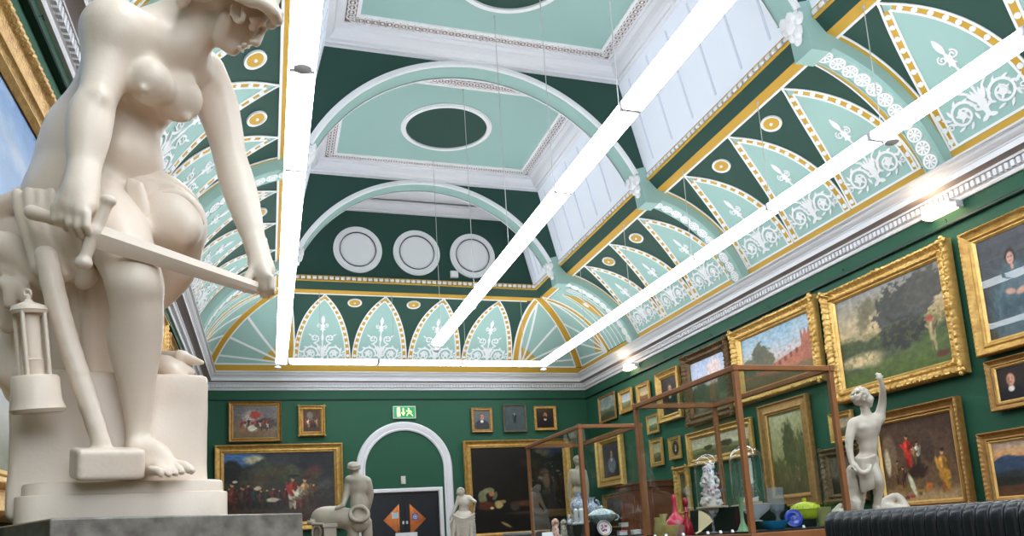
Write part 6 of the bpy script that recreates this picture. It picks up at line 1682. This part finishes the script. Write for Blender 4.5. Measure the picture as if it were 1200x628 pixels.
# ---- bareheaded rider with a cap, seen from behind, on a bull-like animal
W_ = 8.6
t = empty('rider_statue', tuple(B(400, 640)), 'cream marble figure in a round cap seen from behind, on a four legged animal', 'statue')
S = Sculpt(.011)
S.ell(B(419, 570), (q_(12), q_(7.5), q_(13)), axes(2), .03); S.ell(B(420, 584), (q_(9), q_(7.5), q_(10)), None, .03); S.ell(B(419, 562), (q_(14), q_(7), q_(6)), None, .03); S.ell(B(421, 592), (q_(10.5), q_(8), q_(12)), None, .03)
S.chain([B(419.5, 556, -.10), B(420, 575, -.105), B(421, 592, -.10)], [q_(1.1), q_(1.6), q_(1)], .02, True)
S.cap(B(416, 556), B(415, 549), q_(4.5), q_(4), .02); S.ell(B(414.5, 549, 0), (q_(6), q_(6.5), q_(7)), axes(10), .02)
S.chain([B(409, 562, 0), B(406, 578, -.03), B(402, 592, -.10)], [q_(5), q_(4), q_(3)], .02); S.chain([B(402, 592, -.10), B(396, 595, -.12)], [q_(2.8), q_(2.2)], .01)
for k in range(4): S.cap(B(396, 593+1.2*k, -.12), B(392.5, 594.5+1.1*k, -.13), q_(.9), q_(.8), .004)
S.chain([B(431, 564, .02), B(434, 580, .04), B(431, 596, .06)], [q_(4.5), q_(4), q_(3)], .02)
S.ell(B(420, 610), (q_(13), q_(11), q_(14)), None, .04)
S.mesh('body', M_marbleA, t, 1)
S = Sculpt(.009); S.ell(B(414.5, 545), (q_(7.2), q_(7.5), q_(4.2)), axes(4), .01); S.chain([B(408, 548, -.04), B(414, 550, -.07), B(421, 548.5, -.04)], [q_(1.8)]*3, .006); S.chain([B(408, 545.5, -.04), B(414, 547, -.075), B(421.5, 545.5, -.04)], [q_(1.3)]*3, .004)
S.mesh('cap', M_marbleA, t, 1)
S = Sculpt(.012)
S.chain([B(378, 608, .02), B(392, 606, 0), B(410, 608, 0)], [q_(13), q_(13), q_(12)], .04); S.ell(B(380, 606, 0), (q_(14), q_(12), q_(11)), axes(-10), .04)
S.chain([B(374, 616), B(372, 635), B(373, 668)], [q_(8), q_(5), q_(4)], .03); S.chain([B(384, 618, .3), B(383, 640, .3), B(384, 668, .3)], [q_(7), q_(5), q_(4)], .03)
S.chain([B(413, 616), B(415, 640), B(416, 668)], [q_(8), q_(6), q_(5)], .03); S.chain([B(429, 612, .1), B(431, 640, .1), B(431, 668, .1)], [q_(7), q_(6), q_(5)], .03)
S.chain([B(369, 614, -.05), B(366, 612, -.1), B(362, 613, -.1)], [q_(4), q_(3), q_(2)], .01)
for a, b in (((364, 612), (360, 610)), ((364, 614), (359.5, 615)), ((366, 612), (363.5, 607.5))): S.cap(B(*a, -.1), B(*b, -.1), q_(1.6), q_(1), .006)
S.mesh('animal_body', M_marbleA, t, 1)
m = MB(); c = B(421, 602, -.11)                                              # ring-like coil of drapery
m.tube([B(421+10.5*cos(a), 602+8.5*sin(a), -.10-.03*sin(a)) for a in [k*2*pi/24 for k in range(24)]], [q_(2.4)*(1+.15*sin(3*a)) for a in [k*2*pi/24 for k in range(24)]], 10, closed=True)
m.build('drapery_coil', M_marbleA, t, smooth=True)
bx0 = B(379, 640, -.1); bx1 = B(393, 614, 0)
MB().box((bx0[0], bx0[1]-.10, bx0[2]), (bx1[0], bx0[1]+.10, bx1[2])).box((bx0[0]-.012, bx0[1]-.12, bx1[2]-.035), (bx1[0]+.012, bx0[1]+.12, bx1[2]+.004)).build('support_block', M_marbleA, t, bevel=.004)
m = MB(); m.tube([B(366, 614, -.12), B(379, 614, -.14)], q_(1.6), 8); m.tube([B(371+5*cos(a_), 624-8*sin(a_), -.12) for a_ in [k*pi/8 for k in range(0, 17)]], q_(1.3), 8)
m.build('strap', M_marbleA, t, smooth=True)
zb = B(400, 668, 0)[2]; c = B(400, 668, .1)
MB().box((c[0]-.42, c[1]-.3, zb-.08), (c[0]+.42, c[1]+.3, zb+.01)).build('stone_slab', M_marbleA, t)
pedestal(c[0], c[1], .40, zb-.08, 'granite pedestal below the rider statue', d=.28)

# ---- small woman seen from behind, seated on draped rock
W_ = 9.2
t = empty('seated_back_statue', tuple(B(543, 640)), 'small bright white marble of a nude woman seen from behind, right of the doorway', 'statue')
S = Sculpt(.008)
S.ell(B(544.5, 588), (q_(7.5), q_(5.5), q_(8)), None, .02); S.ell(B(543.5, 597), (q_(6), q_(5), q_(7)), None, .02); S.ell(B(543, 604), (q_(8), q_(6.5), q_(6)), None, .02)
S.chain([B(544.5, 582, -.07), B(544, 596, -.07)], [q_(.7), q_(1)], .012, True); S.cap(B(538, 583), B(550, 583, .02), q_(3), q_(3), .02); S.cap(B(543, 582), B(541, 577), q_(2.2), q_(2.1), .01); S.ell(B(540.5, 577.5), (q_(4), q_(4), q_(4.6)), None, .01)
S.chain([B(537.5, 584, 0), B(533, 596, -.03), B(528.5, 605, -.05), B(527.5, 609, -.05)], [q_(2.6), q_(1.9), q_(1.4), q_(1.3)], .01)
S.chain([B(550, 583.5, 0), B(555, 586.5, -.03), B(557, 588, -.08)], [q_(2.5), q_(2), q_(1.7)], .01); S.chain([B(557, 588, -.08), B(555, 604, -.05)], [q_(1.0), q_(1.0)], .01)
S.mesh('body', M_marbleW, t, 1)
S = Sculpt(.008); S.ell(B(540, 576.5), (q_(4.4), q_(4.6), q_(4.4)), None, .008); S.ell(B(536.5, 578), (q_(2), q_(2), q_(2)), None, .006)
for k in range(10): a = k*.63; S.ell(B(540+3.8*cos(a), 575.5+3.5*sin(a), -.03), (q_(1.3),)*3, None, .004)
S.mesh('hair', M_marbleW, t, 0)
S = Sculpt(.010, zmin=B(543, 645, .05)[2]-.018)
S.chain([B(543, 608, .02), B(543, 618, .02), B(543, 645, .02)], [q_(12), q_(14.5), q_(15)], .03)
for k in range(7): S.chain([B(531+k*.4, 603+3*k, -.11), B(543, 608+3.2*k, -.145), B(556, 602+3.4*k, -.10)], [q_(1.3), q_(1.6), q_(1.3)], .012)
for k in range(5): S.chain([B(532+5*k, 612, -.12), B(531+5.4*k, 628, -.145), B(530+6*k, 645, -.15)], [q_(1.6), q_(1.9), q_(1.9)], .015)
S.ell(B(530, 616, -.02), (q_(3), q_(3), q_(6)), None, .02)
S.mesh('draped_rock', M_marbleW, t, 0)
c = B(543, 645, .05); pedestal(c[0], c[1], .17, c[2]-.02, 'stone pedestal below the small white back view statue')

# ---- standing nude seen from behind through the far case
W_ = 10.6
t = empty('standing_back_statue', tuple(B(676, 640)), 'grey marble standing man seen from behind through the far display case', 'statue')
S = Sculpt(.012)
S.ell(B(677, 560), (q_(8.5), q_(6), q_(10)), None, .03); S.ell(B(677, 577), (q_(6.5), q_(5), q_(9)), None, .03); S.ell(B(677, 588), (q_(8), q_(6), q_(7)), None, .03)
S.cap(B(670, 553), B(684, 553), q_(3.5), q_(3.5), .03); S.cap(B(677, 551), B(677, 544), q_(2.8), q_(2.6), .01); S.ell(B(676.5, 540), (q_(4.2), q_(4.6), q_(5.4)), None, .01)
S.chain([B(669, 554), B(667, 570), B(667.5, 586)], [q_(3), q_(2.5), q_(2)], .015); S.chain([B(685, 554), B(688, 570), B(688, 586)], [q_(3), q_(2.5), q_(2)], .015)
for s_ in (-1, 1): S.chain([B(677+3.6*s_, 590), B(677+4*s_, 612), B(677+4*s_, 640)], [q_(4.6), q_(3.6), q_(2.5)], .02)
S.mesh('body', M_marbleA, t, 1)
S = Sculpt(.009); S.ell(B(676.5, 538), (q_(4.6), q_(4.8), q_(4.4)), None, .01)
for k in range(14): a = k*.45; S.ell(B(676.5+4*cos(a), 538+3.6*sin(a), -.03), (q_(1.2),)*3, None, .004)
S.mesh('hair', M_marbleA, t, 0)
c = B(677, 641, .0); MB().lathe((c[0], c[1], c[2]-.07), [(0, 0), (.17, 0), (.17, .06), (.15, .07), (0, .07)], 24).build('round_base', M_marbleA, t)
pedestal(c[0], c[1], .2, c[2]-.07, 'stone pedestal behind the far display case')
# ================================================================== lights
M_tube = mat('diffuser_glow', (255, 252, 255), .4); 
b = M_tube.node_tree.nodes['Principled BSDF']; b.inputs['Emission Color'].default_value = (.93, .965, 1.0, 1); b.inputs['Emission Strength'].default_value = 15.0
M_cap = mat('fixture_metal', (196, 192, 200), .4)
M_cable = mat('cable_grey', (190, 190, 190), .5)
def light_unit(a, b, ax):
    """one diffuser length from a to b along axis ax, centred x/y"""
    L = b-a; t = empty('linear_light', (0, 0, 0))
    m = MB()
    pf = [(-.095, 0.03), (-.095, -.02), (-.08, -.035), (.08, -.035), (.095, -.02), (.095, .03)]
    pt = (lambda u, w_, z: (w_, u, z)) if ax == 1 else (lambda u, w_, z: (u, w_, z))
    m.grid([[pt(u, w_, z) for w_, z in pf] for u in (-L/2+.03, L/2-.03)])
    m.quad(pt(-L/2+.03,-.095,.03),pt(L/2-.03,-.095,.03),pt(L/2-.03,.095,.03),pt(-L/2+.03,.095,.03)); m.add([pt(-L/2+.03, w_, z) for w_, z in pf], [tuple(range(6))]); m.add([pt(L/2-.03, w_, z) for w_, z in pf], [tuple(range(6))])
    m.build('diffuser', M_tube, t, local=True)
    k = MB()
    for s_ in (-1, 1):
        x0, x1 = s_*(L/2-.03), s_*(L/2-.004)
        p0, p1 = pt(x0, -.088, -.028), pt(x1, .088, .045)
        k.box([min(p0[i], p1[i]) for i in range(3)], [max(p0[i], p1[i]) for i in range(3)])
    p0, p1 = pt(-L/2+.02, -.03, .028), pt(L/2-.02, .03, .05)
    k.box(p0, p1)
    k.build('housing', M_cap, t, local=True)
    return t
units = {}
def place_unit(cx, cy, cz, L, ax, label, group):
    key = (ax, round(L, 3))
    if key not in units:
        o = units[key] = light_unit(-L/2, L/2, ax)
    else: o = copy_tree(units[key])
    o.location = (cx, cy, cz); tag(o, label, 'light', group)
    return o
ys = [2.11+1.527*(k-3) for k in range(12)]
ordn = ['rearmost', 'second rearmost', 'overhead', 'nearest visible', 'second visible', 'third visible', 'fourth visible', 'fifth visible', 'sixth visible', 'seventh visible', 'eighth visible']
for row, x, nn in (('left', .262, 11), ('middle', 2.845, 10), ('right', 5.325, 11)):
    for k in range(nn):
        place_unit(x, ys[k]+.7635, 4.42, 1.527, 1, f'white glowing fluorescent batten, {ordn[k]} unit of the {row} row', f'fluorescent battens in the {row} row')
for k, (x0, x1) in enumerate(((.40, 2.0), (2.0, 3.65), (3.65, 5.21))):
    place_unit((x0+x1)/2, 14.22, 4.42, 1.62, 0, ['glowing batten of the cross row by the far wall, above the framed cavalry picture', 'glowing batten of the cross row, above the arched doorway', 'glowing batten of the cross row by the far wall, right end'][k], 'fluorescent battens in the cross row')
# suspension cables
NUM = ['first', 'second', 'third', 'fourth', 'fifth', 'sixth']
def cable(x, y, ztop, label, group, hook=True):
    m = MB().tube([(x, y, 4.47), (x, y, ztop)], .0045, 6)
    if hook: m.tube([(x, y, ztop), (x, y, ztop-.03)], .012, 6)
    tag(m.build('suspension_cable', M_cable), label, 'cable', group)
cz_ = zcove(radians(74.5))
for sd, x in (('right', 5.31), ('left', .252)):
    for k, y in enumerate((3.60, 5.08, 6.72, 8.38, 10.2, 11.98)):
        cable(x, y, 5.70, f'thin cable from ochre band to {sd} light row, {NUM[5-k]} from the far wall', f'cables of the {sd} light row')
for y, i in ((5.2, 0), (6.72, 1), (8.26, 2), (9.88, 3), (12.05, 4)): cable(2.76, y, ZC, f'long cable from the high ceiling to the middle light row, {NUM[4-i]} from far wall', 'cables of the middle light row')
for k, x in enumerate((.95, 2.3, 3.7, 4.9)): cable(x, 14.12, zcove(radians(73)), f'thin short cable holding the cross light row, {NUM[3-k]} from the right wall', 'cables of the cross light row')
# small hanging bell-shaped sensors
M_det = mat('detector_white', (220, 220, 226), .4)
def sensor(x, y, z, label):
    m = MB().lathe((x, y, z), [(.0, .06), (.012, .06), (.012, .03), (.05, .028), (.062, .01), (.06, -.008), (.04, -.02), (.015, -.03), (0, -.03)], 14)
    tag(m.build('smoke_sensor', M_det, smooth=True, auto=40), label, 'sensor', 'small sensors under the light rows')
sensor(.26, 5.02, 4.32, 'small white round sensor under the left light row, nearest one')
sensor(.20, 14.40, 4.34, 'tiny white sensor where the left light row meets the cross row')
sensor(5.40, 14.40, 4.34, 'tiny white sensor where the right light row meets the cross row')
sensor(5.34, 5.02, 4.31, 'small white sensor under the right light row beside the cove rib')
sensor(2.86, 12.94, 4.34, 'tiny white sensor below the far end of the middle light row')
# cornice emergency lights
M_warm = mat('warm_glow', (255, 222, 180), .4, emit=9.0)
for (y, lab) in ((5.80, 'wall light on the right cornice above the tall portrait'), (13.05, 'small wall light on the right cornice near the far corner')):
    t = empty('cornice_light', (XR-.12, y, 4.06), 'glowing '+lab, 'light', 'cornice wall lights')
    m = MB(); m.box((XR-.17, y-.17, 4.055), (XR-.03, y+.17, 4.115)); m.build('diffuser', M_warm, t, bevel=.015)
    MB().box((XR-.16, y-.18, 4.115), (XR, y+.18, 4.15)).box((XR-.10, y-.20, 4.06), (XR, y-.18, 4.13)).box((XR-.10, y+.18, 4.06), (XR, y+.20, 4.13)).build('housing', M_cap, t, bevel=.006)
    la = bpy.data.lights.new('cornice_lamp', 'POINT'); la.energy = 5; la.color = (1, .75, .5); la.shadow_soft_size = .05
    lo = bpy.data.objects.new('cornice_lamp', la); COL.objects.link(lo); lo.location = (XR-.30, y, 4.13)
# faint world background, and two unseen fill lamps added behind the camera
W = bpy.data.worlds.new('world'); SC.world = W; W.use_nodes = True
W.node_tree.nodes['Background'].inputs[0].default_value = (.75, .82, 1, 1); W.node_tree.nodes['Background'].inputs[1].default_value = .3
def area(name, loc, rot, sx, sy, e, col):
    l = bpy.data.lights.new(name, 'AREA'); l.shape = 'RECTANGLE'; l.size = sx; l.size_y = sy; l.energy = e; l.color = col
    o = bpy.data.objects.new(name, l); COL.objects.link(o); o.location = loc; o.rotation_euler = rot
    return o
area('overhead_fill', (XM, -.8, 7.25), (0, 0, 0), 3.4, 3.2, 190, (.86, .93, 1))  # added fill from above, out of view
area('rear_fill', (XM-1.2, YB+.1, 3.2), (radians(90), 0, 0), 4.2, 2.4, 95, (.9, .95, 1))  # added fill from behind the camera, brightens the near side
SC.view_settings.view_transform = 'Standard'; SC.view_settings.look = 'None'; SC.view_settings.gamma = 1; SC.view_settings.use_curve_mapping = False
SC.view_settings.exposure = 0.12
SC.cycles.use_denoising = True
SC.cycles.max_bounces = 8; SC.cycles.diffuse_bounces = 4; SC.cycles.transparent_max_bounces = 24; SC.cycles.glossy_bounces = 4
SC.cycles.sample_clamp_indirect = 4
SC.cycles.caustics_reflective = False; SC.cycles.caustics_refractive = False
# unseen frames and glowing panes, added round the two fill lamps
M_addpane = mat('added_pane_glow', (226, 236, 250), .4, emit=1.0)
w1 = MB(); sweep_rect(w1, lambda x, y, z: (XM-1.2+x, YB+z, 3.2+y), 4.5, 2.7, [(0, 0), (0, .09), (.13, .09), (.13, 0)])
for k in (-1.05, 0, 1.05): w1.box((XM-1.2+k-.03, YB, 1.95), (XM-1.2+k+.03, YB+.06, 4.45))
w1.build('added_window_1', M_white, kind='structure')
MB().quad((XM-3.3, YB+.01, 2.0), (XM+.9, YB+.01, 2.0), (XM+.9, YB+.01, 4.4), (XM-3.3, YB+.01, 4.4)).build('added_pane', M_addpane, bpy.data.objects['added_window_1'])
w2 = MB(); sweep_rect(w2, lambda x, y, z: (XM+x, -.8+y, 7.40-z), 3.7, 3.5, [(0, -.1), (0, .06), (.12, .06), (.12, -.06)])
for k in (-.85, 0, .85): w2.box((XM+k-.03, -2.4, 7.34), (XM+k+.03, .8, 7.40))
w2.build('added_window_2', M_white, kind='structure')
MB().quad((XM-1.7, -2.4, 7.42), (XM+1.7, -2.4, 7.42), (XM+1.7, .8, 7.42), (XM-1.7, .8, 7.42)).build('added_pane', M_addpane, bpy.data.objects['added_window_2'])
